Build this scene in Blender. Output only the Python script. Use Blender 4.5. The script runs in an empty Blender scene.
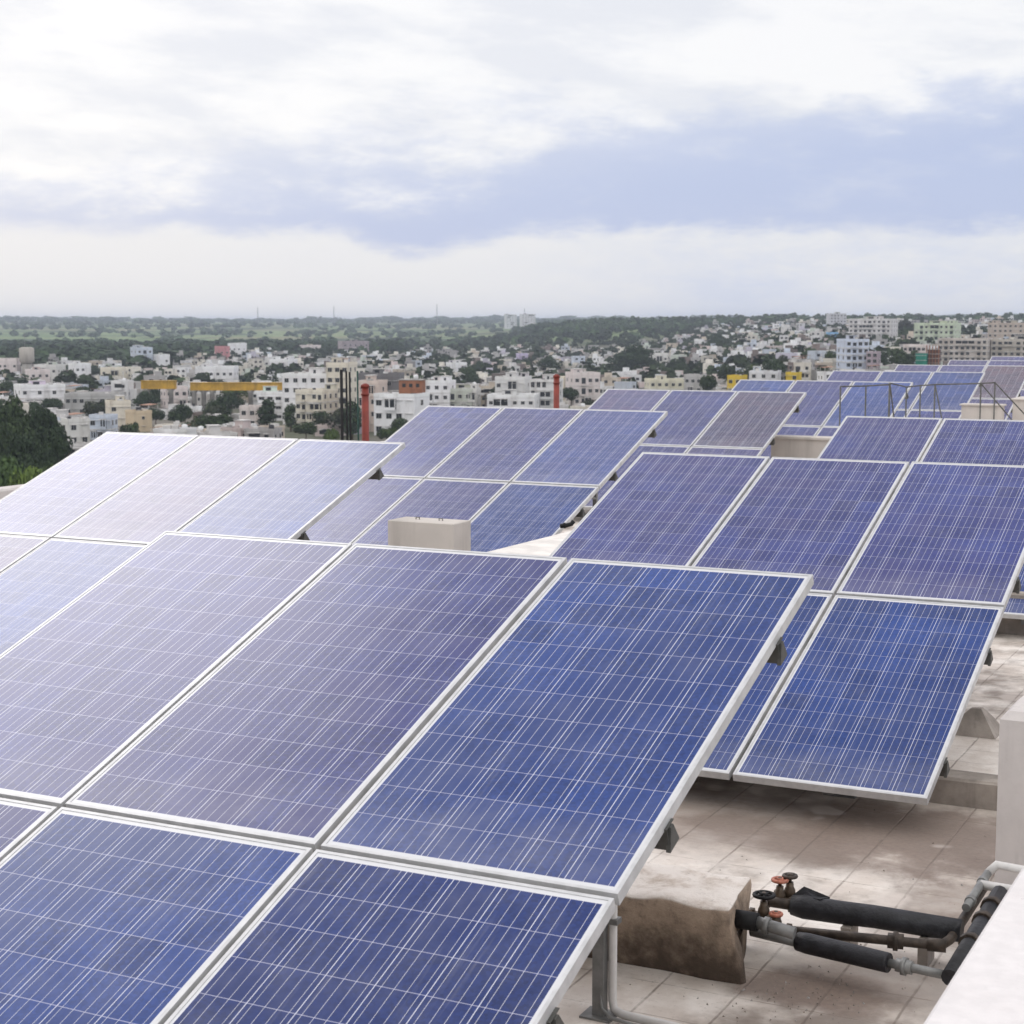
import bpy, math, random
import numpy as np
from math import sin, cos, tan, pi, radians, degrees, atan2, sqrt, exp
random.seed(7)
RNG = np.random.default_rng(11)
SC = bpy.context.scene
COL = SC.collection

# ------------------------------------------------------------------ camera
FPX = 1692.4
PITCH = radians(6.372)
CAMZ = 2.5
cam_d = bpy.data.cameras.new('camera')
cam = bpy.data.objects.new('camera', cam_d)
COL.objects.link(cam)
cam.location = (0, 0, CAMZ)
cam.rotation_euler = (pi / 2 - PITCH, 0, 0)
cam_d.sensor_width = 36
cam_d.lens = 36 * FPX / 1024
cam_d.clip_start = 0.05
cam_d.clip_end = 60000
cam_d.dof.use_dof = True
cam_d.dof.focus_distance = 8.0
cam_d.dof.aperture_fstop = 9.0
SC.camera = cam

# ------------------------------------------------------------------ colour management
SC.view_settings.view_transform = 'Standard'
SC.view_settings.look = 'None'
SC.view_settings.exposure = 0.0
SC.view_settings.gamma = 1.0
SC.render.engine = 'CYCLES'
SC.cycles.volume_bounces = 0
SC.cycles.max_bounces = 6
SC.cycles.diffuse_bounces = 3
SC.cycles.glossy_bounces = 3
SC.cycles.transparent_max_bounces = 6
SC.cycles.use_denoising = True

SUN_AZ, SUN_EL = radians(-28), radians(31)      # hidden behind cloud, to the front left


class NT:
    """small helper for writing node graphs"""
    def __init__(self, tree):
        self.t = tree
        self.n = tree.nodes
        self.l = tree.links

    def node(self, typ, ins=None, **props):
        nd = self.n.new(typ)
        for k, v in props.items():
            setattr(nd, k, v)
        if ins:
            for k, v in ins.items():
                s = nd.inputs[k]
                if isinstance(v, bpy.types.NodeSocket):
                    self.l.new(v, s)
                else:
                    s.default_value = v
        return nd

    def m(self, op, a, b=0.0, c=None, clamp=False):
        ins = {0: a, 1: b}
        if c is not None:
            ins[2] = c
        nd = self.node('ShaderNodeMath', ins, operation=op, use_clamp=clamp)
        return nd.outputs[0]

    def ss(self, x, lo, hi, out0=0.0, out1=1.0):
        nd = self.node('ShaderNodeMapRange', {0: x, 1: lo, 2: hi, 3: out0, 4: out1}, interpolation_type='SMOOTHSTEP')
        return nd.outputs[0]

    def mix(self, f, a, b, blend='MIX'):
        nd = self.node('ShaderNodeMix', data_type='RGBA', blend_type=blend, clamp_factor=True)
        for i, v in ((0, f), (6, a), (7, b)):
            s = nd.inputs[i]
            if isinstance(v, bpy.types.NodeSocket):
                self.l.new(v, s)
            else:
                if i and not isinstance(v, (float, int)) and len(v) == 3:
                    v = (*v, 1)
                s.default_value = v
        return nd.outputs[2]

    def noise(self, vec, scale, detail=3.0, rough=0.55, dim='3D', out=0):
        ins = {'Scale': scale, 'Detail': detail, 'Roughness': rough}
        if vec is not None:
            ins['Vector'] = vec
        nd = self.node('ShaderNodeTexNoise', ins, noise_dimensions=dim)
        return nd.outputs[out]

    def xyz(self, x, y, z=0.0):
        return self.node('ShaderNodeCombineXYZ', {0: x, 1: y, 2: z}).outputs[0]

    def sep(self, v):
        return self.node('ShaderNodeSeparateXYZ', {0: v}).outputs


# ------------------------------------------------------------------ sky (world)
world = bpy.data.worlds.new('World')
SC.world = world
world.use_nodes = True
w = NT(world.node_tree)
w.n.clear()
sky = w.node('ShaderNodeTexSky', sky_type='NISHITA', sun_disc=False, sun_elevation=SUN_EL, sun_rotation=SUN_AZ,
             air_density=1.0, dust_density=2.0, ozone_density=1.0)
tc = w.node('ShaderNodeTexCoord')
dx, dy, dz = w.sep(tc.outputs['Generated'])
el = w.m('MULTIPLY', w.m('ARCSINE', dz), 57.2958)
az = w.m('MULTIPLY', w.m('ARCTAN2', dx, dy), 57.2958)
v1 = w.xyz(w.m('MULTIPLY', az, 0.13), w.m('MULTIPLY', el, 0.30), 3.1)
n1 = w.m('SUBTRACT', w.noise(v1, 1.0, 9.0, 0.60), 0.5)
v2 = w.xyz(w.m('MULTIPLY', az, 0.34), w.m('MULTIPLY', el, 0.95), 8.4)
n2 = w.m('SUBTRACT', w.noise(v2, 1.0, 8.0, 0.62), 0.5)
v3 = w.xyz(w.m('MULTIPLY', w.m('ADD', az, w.m('MULTIPLY', el, 1.2)), 0.13), w.m('MULTIPLY', el, 0.46), 5.3)
n3 = w.m('SUBTRACT', w.noise(v3, 1.0, 9.0, 0.58), 0.5)
# bottom edge of the grey cloud bank: dips in the middle
dip = w.m('MULTIPLY', w.m('POWER', 2.718, w.m('MULTIPLY', w.m('POWER', w.m('DIVIDE', w.m('ADD', az, 3.0), 2.6), 2.0), -1.0)), -0.62)
ebot = w.m('ADD', el, w.m('ADD', w.m('MULTIPLY', n2, 1.3), w.m('MULTIPLY', dip, -1.0)))
bot = w.ss(ebot, 2.45, 3.6)
etop = w.m('ADD', el, w.m('ADD', w.m('ADD', w.m('MULTIPLY', n1, 9.0), w.m('MULTIPLY', n2, 4.5)), w.m('MULTIPLY', az, -0.10)))
top = w.m('SUBTRACT', 1.0, w.ss(etop, 3.6, 8.2))
amp = w.m('ADD', w.ss(az, -17.0, 12.0, 0.76, 0.90), w.m('ADD', w.m('MULTIPLY', n1, 1.5), w.m('MULTIPLY', n2, 0.7)))
dark = w.ss(w.m('MULTIPLY', w.m('MULTIPLY', bot, top), amp, clamp=True), 0.04, 0.92, 0.0, 0.95)
# light rain veil under the bank on the right and soft streaks above
veil = w.m('MULTIPLY', w.ss(az, -3.0, 9.0), w.m('SUBTRACT', 1.0, w.ss(el, 2.2, 3.6)))
low = w.mix(w.m('ADD', w.m('MULTIPLY', veil, w.m('ADD', 0.5, w.m('MULTIPLY', n2, 2.6), clamp=True)), w.m('MULTIPLY', n1, 0.5), clamp=True), (0.845, 0.855, 0.89), (0.68, 0.735, 0.88))
hi_ = w.mix(w.ss(w.m('ADD', w.m('MULTIPLY', n3, 0.8), w.m('MULTIPLY', n1, 0.5)), -0.11, 0.10), (0.83, 0.85, 0.91), (0.985, 0.985, 1.0))
base = w.mix(w.ss(el, 2.6, 4.6), low, hi_)
cl = w.mix(dark, base, (0.50, 0.58, 0.815))
# the wide bright patch where the sun stands behind thin cloud, and the duller half of the sky behind
sd = (sin(SUN_AZ) * cos(SUN_EL), cos(SUN_AZ) * cos(SUN_EL), sin(SUN_EL))
dt = w.node('ShaderNodeVectorMath', {0: tc.outputs['Generated'], 1: sd}, operation='DOT_PRODUCT').outputs['Value']
ang = w.m('MULTIPLY', w.m('ARCCOSINE', w.m('MINIMUM', dt, 1.0)), 57.2958)
g1 = w.m('POWER', 2.718, w.m('MULTIPLY', w.m('POWER', w.m('DIVIDE', ang, 13.5), 2.0), -1.0))
up = w.ss(el, 10.5, 20.0)
glow = w.m('MULTIPLY', w.m('MULTIPLY', up, w.m('MULTIPLY', g1, 0.8)), w.m('ADD', 1.0, w.m('MULTIPLY', n1, 1.2)))
# thicker, bluer cloud high in front; paler sky overhead and behind
shade = w.m('MULTIPLY', w.m('SUBTRACT', 1.0, w.ss(el, 50.0, 68.0)), w.m('MULTIPLY', w.ss(dy, 0.05, 0.45), w.ss(el, 33.0, 46.0, 0.32, 1.0)))
high = w.m('SUBTRACT', 1.75, w.m('MULTIPLY', shade, 1.32))
basegain = w.m('ADD', w.m('SUBTRACT', 1.0, up), w.m('MULTIPLY', up, high))
gain = w.m('MULTIPLY', w.m('ADD', basegain, glow), 10.0)
front = w.mix(w.ss(n1, -0.2, 0.2), (0.70, 0.74, 1.0), (0.84, 0.82, 1.0))
cl = w.mix(w.m('MULTIPLY', w.ss(el, 12.0, 24.0), 0.9), cl, w.mix(shade, (0.97, 0.955, 0.94), front))
vm = w.node('ShaderNodeVectorMath', {0: cl}, operation='SCALE')
w.l.new(gain, vm.inputs['Scale'])
mixd = w.mix(0.93, sky.outputs[0], vm.outputs[0])
bg = w.node('ShaderNodeBackground', {'Color': mixd, 'Strength': 0.1})
wo = w.node('ShaderNodeOutputWorld', {'Surface': bg.outputs[0]})

# ------------------------------------------------------------------ sun behind cloud
sun_d = bpy.data.lights.new('sun', 'SUN')
sun_d.energy = 0.5
sun_d.angle = radians(27)
sun_d.color = (1.0, 0.96, 0.92)
sun = bpy.data.objects.new('sun', sun_d)
COL.objects.link(sun)
sun.location = (0, 0, 60)
from mathutils import Vector, Matrix
sun.rotation_euler = Vector((-sd[0], -sd[1], -sd[2])).to_track_quat('-Z', 'Y').to_euler()


# ------------------------------------------------------------------ materials
def mat(name, col, rough=0.7, spec=0.3, metal=0.0, var=0.12, vscale=6.0, bump=0.0, streak=0.0):
    m_ = bpy.data.materials.new(name)
    m_.use_nodes = True
    t = NT(m_.node_tree)
    b = t.n['Principled BSDF']
    tcn = t.node('ShaderNodeTexCoord')
    f = t.noise(tcn.outputs['Object'], vscale, 5.0, 0.6)
    c = t.mix(t.ss(f, 0.3, 0.7), tuple(x * (1 - var) for x in col), tuple(min(1, x * (1 + var * 0.6)) for x in col))
    if streak:
        mp = t.node('ShaderNodeMapping', {'Vector': tcn.outputs['Object'], 'Scale': (3.0, 3.0, 0.35)})
        g = t.noise(mp.outputs[0], vscale * 0.6, 4.0, 0.65)
        c = t.mix(t.m('MULTIPLY', t.ss(g, 0.5, 0.72), streak), c, tuple(x * 0.45 for x in col))
    t.l.new(c, b.inputs['Base Color'])
    b.inputs['Roughness'].default_value = rough
    b.inputs['Specular IOR Level'].default_value = spec
    b.inputs['Metallic'].default_value = metal
    if bump:
        bp = t.node('ShaderNodeBump', {'Height': f, 'Strength': bump, 'Distance': 0.02})
        t.l.new(bp.outputs[0], b.inputs['Normal'])
    return m_


def mat_objcol(name, rough=0.8, dirt=0.35, scale=0.25, leaf=False):
    """takes the object's own colour, weathered by noise"""
    m_ = bpy.data.materials.new(name)
    m_.use_nodes = True
    t = NT(m_.node_tree)
    b = t.n['Principled BSDF']
    oi = t.node('ShaderNodeObjectInfo')
    tcn = t.node('ShaderNodeTexCoord')
    if leaf:
        ge = t.node('ShaderNodeNewGeometry')
        r = ge.outputs['Random Per Island']
        n = t.noise(tcn.outputs['Object'], scale, 3.0, 0.6)
        f = t.m('ADD', t.m('MULTIPLY', r, 0.55), t.m('MULTIPLY', t.ss(n, 0.32, 0.68), 0.45))
        dk = t.mix(1.0, oi.outputs['Color'], (0.38, 0.42, 0.52), 'MULTIPLY')
        lt = t.mix(1.0, oi.outputs['Color'], (1.95, 1.85, 1.30), 'MULTIPLY')  # random leaf tones, spread widened to paint in lit tops and shaded gaps
        c = t.mix(f, dk, lt)
        b.inputs['Specular IOR Level'].default_value = 0.15
    else:
        mp = t.node('ShaderNodeMapping', {'Vector': tcn.outputs['Object'], 'Scale': (1.0, 1.0, 0.3)})
        n = t.noise(mp.outputs[0], scale, 6.0, 0.65)
        n2_ = t.noise(tcn.outputs['Object'], scale * 0.3, 3.0, 0.5)
        dk = t.mix(1.0, oi.outputs['Color'], (0.52, 0.49, 0.46), 'MULTIPLY')
        c = t.mix(t.m('MULTIPLY', t.ss(n, 0.45, 0.75), dirt * 1.6, clamp=True), oi.outputs['Color'], dk)
        c = t.mix(t.m('MULTIPLY', t.ss(n2_, 0.4, 0.7), dirt * 0.5), c, dk)
        b.inputs['Specular IOR Level'].default_value = 0.2
    t.l.new(c, b.inputs['Base Color'])
    b.inputs['Roughness'].default_value = rough
    return m_


def mat_face_colour(name, leaf=False):
    m_ = bpy.data.materials.new(name)
    m_.use_nodes = True
    t = NT(m_.node_tree)
    b = t.n['Principled BSDF']
    at = t.node('ShaderNodeAttribute', attribute_name='tint')
    ge = t.node('ShaderNodeNewGeometry')
    n = t.noise(ge.outputs['Position'], 0.35 if not leaf else 0.08, 5.0, 0.6)
    dk = t.mix(1.0, at.outputs['Color'], (0.55, 0.55, 0.55), 'MULTIPLY')
    if leaf:
        c = t.mix(t.m('ADD', t.m('MULTIPLY', ge.outputs['Random Per Island'], 0.6), t.m('MULTIPLY', n, 0.4)), dk, t.mix(1.0, at.outputs['Color'], (1.35, 1.35, 1.1), 'MULTIPLY'))
    else:
        c = t.mix(t.m('MULTIPLY', t.ss(n, 0.45, 0.7), 0.7), at.outputs['Color'], dk)
    t.l.new(c, b.inputs['Base Color'])
    b.inputs['Roughness'].default_value = 0.85
    b.inputs['Specular IOR Level'].default_value = 0.15
    return m_


def mat_cells():
    """polycrystalline cells under glass: white sheet margin, cell gaps, four busbars, crystal flakes"""
    m_ = bpy.data.materials.new('solar_cells')
    m_.use_nodes = True
    t = NT(m_.node_tree)
    b = t.n['Principled BSDF']
    tcn = t.node('ShaderNodeTexCoord')
    x, y, z = t.sep(tcn.outputs['Object'])
    oi = t.node('ShaderNodeObjectInfo')
    P = 0.158
    cx = t.m('DIVIDE', t.m('SUBTRACT', x, 0.022), P)
    cy = t.m('DIVIDE', t.m('SUBTRACT', t.m('MULTIPLY', y, -1.0), 0.030), P)
    fx = t.m('FRACT', cx)
    fy = t.m('FRACT', cy)
    ix = t.m('FLOOR', cx)
    iy = t.m('FLOOR', cy)
    ax = t.m('ABSOLUTE', t.m('SUBTRACT', fx, 0.5))
    ay = t.m('ABSOLUTE', t.m('SUBTRACT', fy, 0.5))
    gx = t.ss(ax, 0.4895, 0.4935)
    gy = t.ss(ay, 0.4895, 0.4935)
    ab = t.m('ABSOLUTE', t.m('SUBTRACT', t.m('FRACT', t.m('MULTIPLY', fx, 4.0)), 0.5))
    bb = t.m('SUBTRACT', 1.0, t.ss(ab, 0.012, 0.026))
    # outside the cells: white back sheet
    ox = t.m('MAXIMUM', t.m('LESS_THAN', cx, 0.0), t.m('GREATER_THAN', cx, 6.0))
    oy = t.m('MAXIMUM', t.m('LESS_THAN', cy, 0.0), t.m('GREATER_THAN', cy, 12.0))
    out = t.m('MAXIMUM', ox, oy)
    # per-cell and per-crystal variation
    rnd = t.m('MULTIPLY', oi.outputs['Random'], 37.0)
    wn = t.node('ShaderNodeTexWhiteNoise', {'Vector': t.xyz(ix, iy, rnd)}, noise_dimensions='3D')
    vo = t.node('ShaderNodeTexVoronoi', {'Vector': tcn.outputs['Object'], 'Scale': 95.0, 'Randomness': 1.0}, feature='F1')
    vs = t.sep(vo.outputs['Color'])
    sh = t.noise(t.node('ShaderNodeVectorMath', {0: tcn.outputs['Object'], 1: t.xyz(rnd, rnd, rnd)}, operation='ADD').outputs[0], 1.1, 3.0, 0.5)
    val = t.m('ADD', 0.66, t.m('ADD', t.m('MULTIPLY', wn.outputs[0], 0.30), t.m('MULTIPLY', vs[0], 0.40)))
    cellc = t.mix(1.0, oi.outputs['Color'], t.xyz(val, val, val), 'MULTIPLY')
    blue_patch = t.mix(1.0, oi.outputs['Color'], (1.0, 1.20, 1.22), 'MULTIPLY')  # lighter blue tone of some cell patches
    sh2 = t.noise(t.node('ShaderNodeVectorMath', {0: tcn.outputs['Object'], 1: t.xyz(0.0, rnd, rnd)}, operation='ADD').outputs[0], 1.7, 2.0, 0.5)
    cellc = t.mix(t.ss(t.m('ADD', t.m('MULTIPLY', sh2, 0.75), t.m('MULTIPLY', wn.outputs[0], 0.25)), 0.42, 0.66), cellc, t.mix(1.0, blue_patch, t.xyz(val, val, val), 'MULTIPLY'))
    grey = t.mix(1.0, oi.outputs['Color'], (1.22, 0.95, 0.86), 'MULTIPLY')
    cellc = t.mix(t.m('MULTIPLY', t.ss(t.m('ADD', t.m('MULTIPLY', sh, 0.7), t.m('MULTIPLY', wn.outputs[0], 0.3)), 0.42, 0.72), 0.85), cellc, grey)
    c = t.mix(t.m('MULTIPLY', gx, 0.88), cellc, (0.68, 0.68, 0.76))
    c = t.mix(t.m('MULTIPLY', gy, 0.60), c, (0.52, 0.52, 0.66))
    c = t.mix(t.m('MULTIPLY', bb, 0.85), c, (0.66, 0.65, 0.70))
    # thin dust film, a little heavier along the lower edge of each panel
    du = t.noise(tcn.outputs['Object'], 5.0, 5.0, 0.65)
    edge = t.ss(y, -1.95, -1.55, 0.20, 0.0)
    dust = t.m('ADD', t.m('MULTIPLY', t.ss(du, 0.35, 0.8), 0.05), t.m('MULTIPLY', edge, t.m('MULTIPLY', du, 1.2)))
    c = t.mix(dust, c, (0.50, 0.48, 0.50))
    vd = t.node('ShaderNodeTexVoronoi', {'Vector': t.node('ShaderNodeVectorMath', {0: tcn.outputs['Object'], 1: t.xyz(rnd, rnd, 0.0)}, operation='ADD').outputs[0], 'Scale': 2.6}, feature='F1')
    dd = t.m('ADD', vd.outputs['Distance'], t.m('MULTIPLY', t.m('SUBTRACT', t.noise(tcn.outputs['Object'], 60.0, 3.0), 0.5), 0.05))
    drop = t.m('MULTIPLY', t.m('SUBTRACT', 1.0, t.ss(dd, 0.020, 0.034)), t.m('GREATER_THAN', t.sep(vd.outputs['Color'])[1], 0.72))
    c = t.mix(t.m('MULTIPLY', drop, 0.75), c, (0.66, 0.65, 0.62))
    run = t.noise(t.node('ShaderNodeMapping', {'Vector': tcn.outputs['Object'], 'Scale': (30.0, 1.6, 1.0)}).outputs[0], 1.0, 4.0, 0.6)
    c = t.mix(t.m('MULTIPLY', t.ss(run, 0.56, 0.80), 0.10), c, (0.55, 0.53, 0.54))
    c = t.mix(out, c, (0.62, 0.62, 0.63))
    t.l.new(c, b.inputs['Base Color'])
    b.inputs['Roughness'].default_value = 0.5
    b.inputs['Specular IOR Level'].default_value = 0.06
    b.inputs['Coat Weight'].default_value = 1.0
    t.l.new(t.m('ADD', 0.13, t.m('MULTIPLY', du, 0.16)), b.inputs['Coat Roughness'])
    b.inputs['Coat IOR'].default_value = 1.41
    return m_


def mat_roof():
    """tiled terrace floor, dusty and stained"""
    m_ = bpy.data.materials.new('terrace_tiles')
    m_.use_nodes = True
    t = NT(m_.node_tree)
    b = t.n['Principled BSDF']
    tcn = t.node('ShaderNodeTexCoord')
    o = tcn.outputs['Object']
    x, y, z = t.sep(o)
    wob = t.m('MULTIPLY', t.m('SUBTRACT', t.noise(o, 6.0, 3.0), 0.5), 0.012)
    fx = t.m('FRACT', t.m('DIVIDE', t.m('ADD', t.m('ADD', x, wob), 0.113), 0.295))
    fy = t.m('FRACT', t.m('DIVIDE', t.m('ADD', y, wob), 0.295))
    jx = t.m('SUBTRACT', 1.0, t.ss(t.m('MINIMUM', fx, t.m('SUBTRACT', 1.0, fx)), 0.006, 0.026))
    jy = t.m('SUBTRACT', 1.0, t.ss(t.m('MINIMUM', fy, t.m('SUBTRACT', 1.0, fy)), 0.004, 0.018))
    cid = t.node('ShaderNodeTexWhiteNoise', {'Vector': t.xyz(t.m('FLOOR', t.m('DIVIDE', t.m('ADD', x, 0.113), 0.295)), t.m('FLOOR', t.m('DIVIDE', y, 0.295)), 0.0)}, noise_dimensions='3D').outputs[0]
    n_big = t.noise(o, 0.9, 6.0, 0.62)
    n_mid = t.noise(o, 4.0, 6.0, 0.65)
    n_fine = t.noise(o, 38.0, 4.0, 0.7)
    pale, tan_, stain = (0.82, 0.765, 0.71), (0.61, 0.54, 0.48), (0.15, 0.115, 0.092)
    c = t.mix(t.ss(n_mid, 0.35, 0.65), pale, tan_)
    c = t.mix(t.m('MULTIPLY', cid, 0.35), c, tan_)
    c = t.mix(t.m('MULTIPLY', t.ss(n_big, 0.47, 0.62), 0.8), c, stain)
    c = t.mix(t.m('MULTIPLY', t.ss(n_fine, 0.55, 0.78), 0.45), c, stain)
    # brown patches below the front edge of the panels, old water marks round the valves
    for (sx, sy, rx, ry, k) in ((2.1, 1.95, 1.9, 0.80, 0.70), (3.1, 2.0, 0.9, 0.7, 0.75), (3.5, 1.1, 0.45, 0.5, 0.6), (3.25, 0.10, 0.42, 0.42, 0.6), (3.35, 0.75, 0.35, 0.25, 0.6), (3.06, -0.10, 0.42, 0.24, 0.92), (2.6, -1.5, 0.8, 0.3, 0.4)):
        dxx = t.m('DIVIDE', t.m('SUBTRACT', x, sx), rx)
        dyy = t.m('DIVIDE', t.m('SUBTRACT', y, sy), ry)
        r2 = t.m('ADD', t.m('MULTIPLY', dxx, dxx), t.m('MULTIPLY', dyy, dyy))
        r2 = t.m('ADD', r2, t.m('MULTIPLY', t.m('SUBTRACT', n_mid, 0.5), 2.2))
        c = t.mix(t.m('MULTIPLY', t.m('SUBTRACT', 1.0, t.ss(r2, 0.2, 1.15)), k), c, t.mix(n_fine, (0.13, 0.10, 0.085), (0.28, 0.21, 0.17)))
    sp = t.noise(o, 2.3, 2.0, 0.5)
    c = t.mix(t.m('MULTIPLY', t.ss(sp, 0.62, 0.68), 0.6), c, (0.62, 0.55, 0.50))
    c = t.mix(t.m('MULTIPLY', jx, t.m('MULTIPLY', t.ss(n_mid, 0.32, 0.62), 0.62)), c, (0.14, 0.11, 0.09))
    c = t.mix(t.m('MULTIPLY', jy, t.m('MULTIPLY', t.ss(n_mid, 0.4, 0.6), 0.55)), c, (0.20, 0.155, 0.125))
    t.l.new(c, b.inputs['Base Color'])
    b.inputs['Roughness'].default_value = 0.75
    b.inputs['Specular IOR Level'].default_value = 0.3
    h = t.m('SUBTRACT', t.m('MULTIPLY', n_fine, 0.4), t.m('ADD', jx, jy))
    bp = t.node('ShaderNodeBump', {'Height': h, 'Strength': 0.35, 'Distance': 0.01})
    t.l.new(bp.outputs[0], b.inputs['Normal'])
    return m_


def mat_plinth():
    """concrete block: pale lime top, brown water-stained sides"""
    m_ = bpy.data.materials.new('stained_concrete')
    m_.use_nodes = True
    t = NT(m_.node_tree)
    b = t.n['Principled BSDF']
    tcn = t.node('ShaderNodeTexCoord')
    o = tcn.outputs['Object']
    x, y, z = t.sep(o)
    n1_ = t.noise(o, 4.5, 7.0, 0.68)
    n2_ = t.noise(o, 22.0, 5.0, 0.7)
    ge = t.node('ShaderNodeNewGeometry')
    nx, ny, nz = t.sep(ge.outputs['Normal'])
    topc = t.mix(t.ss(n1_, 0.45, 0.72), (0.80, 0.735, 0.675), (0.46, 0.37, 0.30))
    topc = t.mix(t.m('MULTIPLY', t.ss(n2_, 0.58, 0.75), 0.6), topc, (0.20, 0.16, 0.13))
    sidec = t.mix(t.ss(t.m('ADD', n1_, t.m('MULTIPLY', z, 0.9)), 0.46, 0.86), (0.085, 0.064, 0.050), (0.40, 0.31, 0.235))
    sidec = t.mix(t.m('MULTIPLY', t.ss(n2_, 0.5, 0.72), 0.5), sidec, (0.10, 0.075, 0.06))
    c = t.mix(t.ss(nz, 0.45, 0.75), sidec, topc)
    t.l.new(c, b.inputs['Base Color'])
    b.inputs['Roughness'].default_value = 0.85
    b.inputs['Specular IOR Level'].default_value = 0.2
    bp = t.node('ShaderNodeBump', {'Height': t.m('ADD', n1_, t.m('MULTIPLY', n2_, 0.5)), 'Strength': 0.6, 'Distance': 0.03})
    t.l.new(bp.outputs[0], b.inputs['Normal'])
    return m_


def mat_ground():
    m_ = bpy.data.materials.new('country_ground')
    m_.use_nodes = True
    t = NT(m_.node_tree)
    b = t.n['Principled BSDF']
    ge = t.node('ShaderNodeNewGeometry')
    p = ge.outputs['Position']
    x, y, z = t.sep(p)
    r = t.m('SQRT', t.m('ADD', t.m('MULTIPLY', x, x), t.m('MULTIPLY', y, y)))
    n1_ = t.noise(p, 0.0022, 6.0, 0.6)
    n2_ = t.noise(p, 0.02, 6.0, 0.65)
    vo = t.node('ShaderNodeTexVoronoi', {'Vector': p, 'Scale': 0.0045}, feature='F1')
    vs = t.sep(vo.outputs['Color'])
    urban = t.mix(t.ss(n2_, 0.38, 0.62), (0.16, 0.145, 0.125), (0.075, 0.09, 0.05))
    field = t.mix(vs[0], (0.10, 0.155, 0.055), (0.19, 0.24, 0.095))
    field = t.mix(t.m('MULTIPLY', t.ss(vs[1], 0.55, 0.8), 0.7), field, (0.20, 0.175, 0.10))
    field = t.mix(t.ss(n2_, 0.5, 0.66), field, (0.035, 0.055, 0.025))
    wood = t.mix(n2_, (0.02, 0.035, 0.018), (0.05, 0.075, 0.032))
    f = t.mix(t.ss(n1_, 0.52, 0.60), field, wood)
    far = t.ss(t.m('ADD', r, t.m('MULTIPLY', t.m('SUBTRACT', n1_, 0.5), 900.0)), 1900.0, 2400.0)
    c = t.mix(far, urban, f)
    t.l.new(c, b.inputs['Base Color'])
    b.inputs['Roughness'].default_value = 0.95
    b.inputs['Specular IOR Level'].default_value = 0.1
    return m_


M_ALU = mat('anodised_aluminium', (0.56, 0.56, 0.56), 0.38, 0.5, 0.25, 0.14, 12.0, 0.0, 0.12)
M_BACK = mat('white_back_sheet', (0.65, 0.65, 0.66), 0.6, 0.3, 0.0, 0.05, 4.0)
M_GALV = mat('galvanised_steel', (0.22, 0.22, 0.215), 0.5, 0.5, 0.35, 0.25, 14.0)
M_DKSTEEL = mat('dark_weathered_steel', (0.11, 0.108, 0.10), 0.6, 0.4, 0.3, 0.3, 12.0)
M_CELL = mat_cells()
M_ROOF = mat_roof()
M_PLINTH = mat_plinth()
M_CONC = mat('grey_concrete', (0.33, 0.29, 0.255), 0.85, 0.2, 0, 0.3, 5.0, 0.4, 0.45)
M_WHITEWALL = mat('white_painted_plaster', (0.57, 0.53, 0.51), 0.75, 0.25, 0, 0.08, 5.0, 0.2, 0.22)
M_PARAPET = mat('chalky_white_coping', (0.68, 0.65, 0.645), 0.85, 0.2, 0, 0.06, 18.0, 0.2, 0.0)
def chips(m_, col, scale, thr):
    t = NT(m_.node_tree)
    b = t.n['Principled BSDF']
    src = b.inputs['Base Color'].links[0].from_socket
    tcn = t.node('ShaderNodeTexCoord')
    n = t.noise(tcn.outputs['Object'], scale, 6.0, 0.68)
    g = t.noise(tcn.outputs['Object'], 2.2, 4.0, 0.6)
    c = t.mix(t.m('MULTIPLY', t.ss(g, 0.45, 0.75), 0.35), src, tuple(q * 2.2 for q in col))
    c = t.mix(t.m('MULTIPLY', t.ss(n, thr, thr + 0.05), 0.85), c, col)
    t.l.new(c, b.inputs['Base Color'])


chips(M_PARAPET, (0.20, 0.17, 0.16), 9.0, 0.66)
chips(M_WHITEWALL, (0.22, 0.19, 0.17), 6.0, 0.69)
M_BEIGE = mat('beige_plaster', (0.56, 0.515, 0.475), 0.8, 0.2, 0, 0.08, 3.0, 0.1, 0.25)
M_LIME = mat('lime_washed_slab', (0.74, 0.70, 0.66), 0.85, 0.2, 0, 0.16, 5.0, 0.3, 0.0)
M_BLACKFOAM = mat('black_pipe_insulation', (0.016, 0.016, 0.020), 0.55, 0.45, 0, 0.5, 16.0, 0.5)
M_RUSTPIPE = mat('dark_rusty_pipe', (0.06, 0.045, 0.035), 0.55, 0.4, 0.2, 0.5, 20.0, 0.3)
M_REDWHEEL = mat('faded_red_valve_paint', (0.48, 0.17, 0.11), 0.5, 0.4, 0, 0.4, 40.0)
M_BRASS = mat('weathered_brass', (0.11, 0.08, 0.055), 0.45, 0.5, 0.4, 0.4, 30.0)
M_PVC = mat('grey_white_plastic_pipe', (0.62, 0.60, 0.58), 0.5, 0.4, 0, 0.1, 12.0)
M_REDPIPE = mat('red_painted_pipe', (0.22, 0.032, 0.02), 0.45, 0.4, 0, 0.25, 8.0, 0, 0.25)
M_BLACKROD = mat('black_steel_bar', (0.015, 0.015, 0.016), 0.6, 0.3, 0.2, 0.3, 10.0)
M_GREENROD = mat('green_painted_bar', (0.02, 0.06, 0.05), 0.6, 0.3, 0, 0.3, 10.0)
M_CITY = mat_objcol('weathered_house_paint', 0.85, 0.40, 0.35)
M_CITYTRIM = mat('old_white_trim', (0.62, 0.60, 0.58), 0.85, 0.2, 0, 0.25, 0.5, 0, 0.4)
M_CITYROOF = mat('grey_flat_roof', (0.36, 0.34, 0.32), 0.9, 0.15, 0, 0.35, 0.3)
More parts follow.
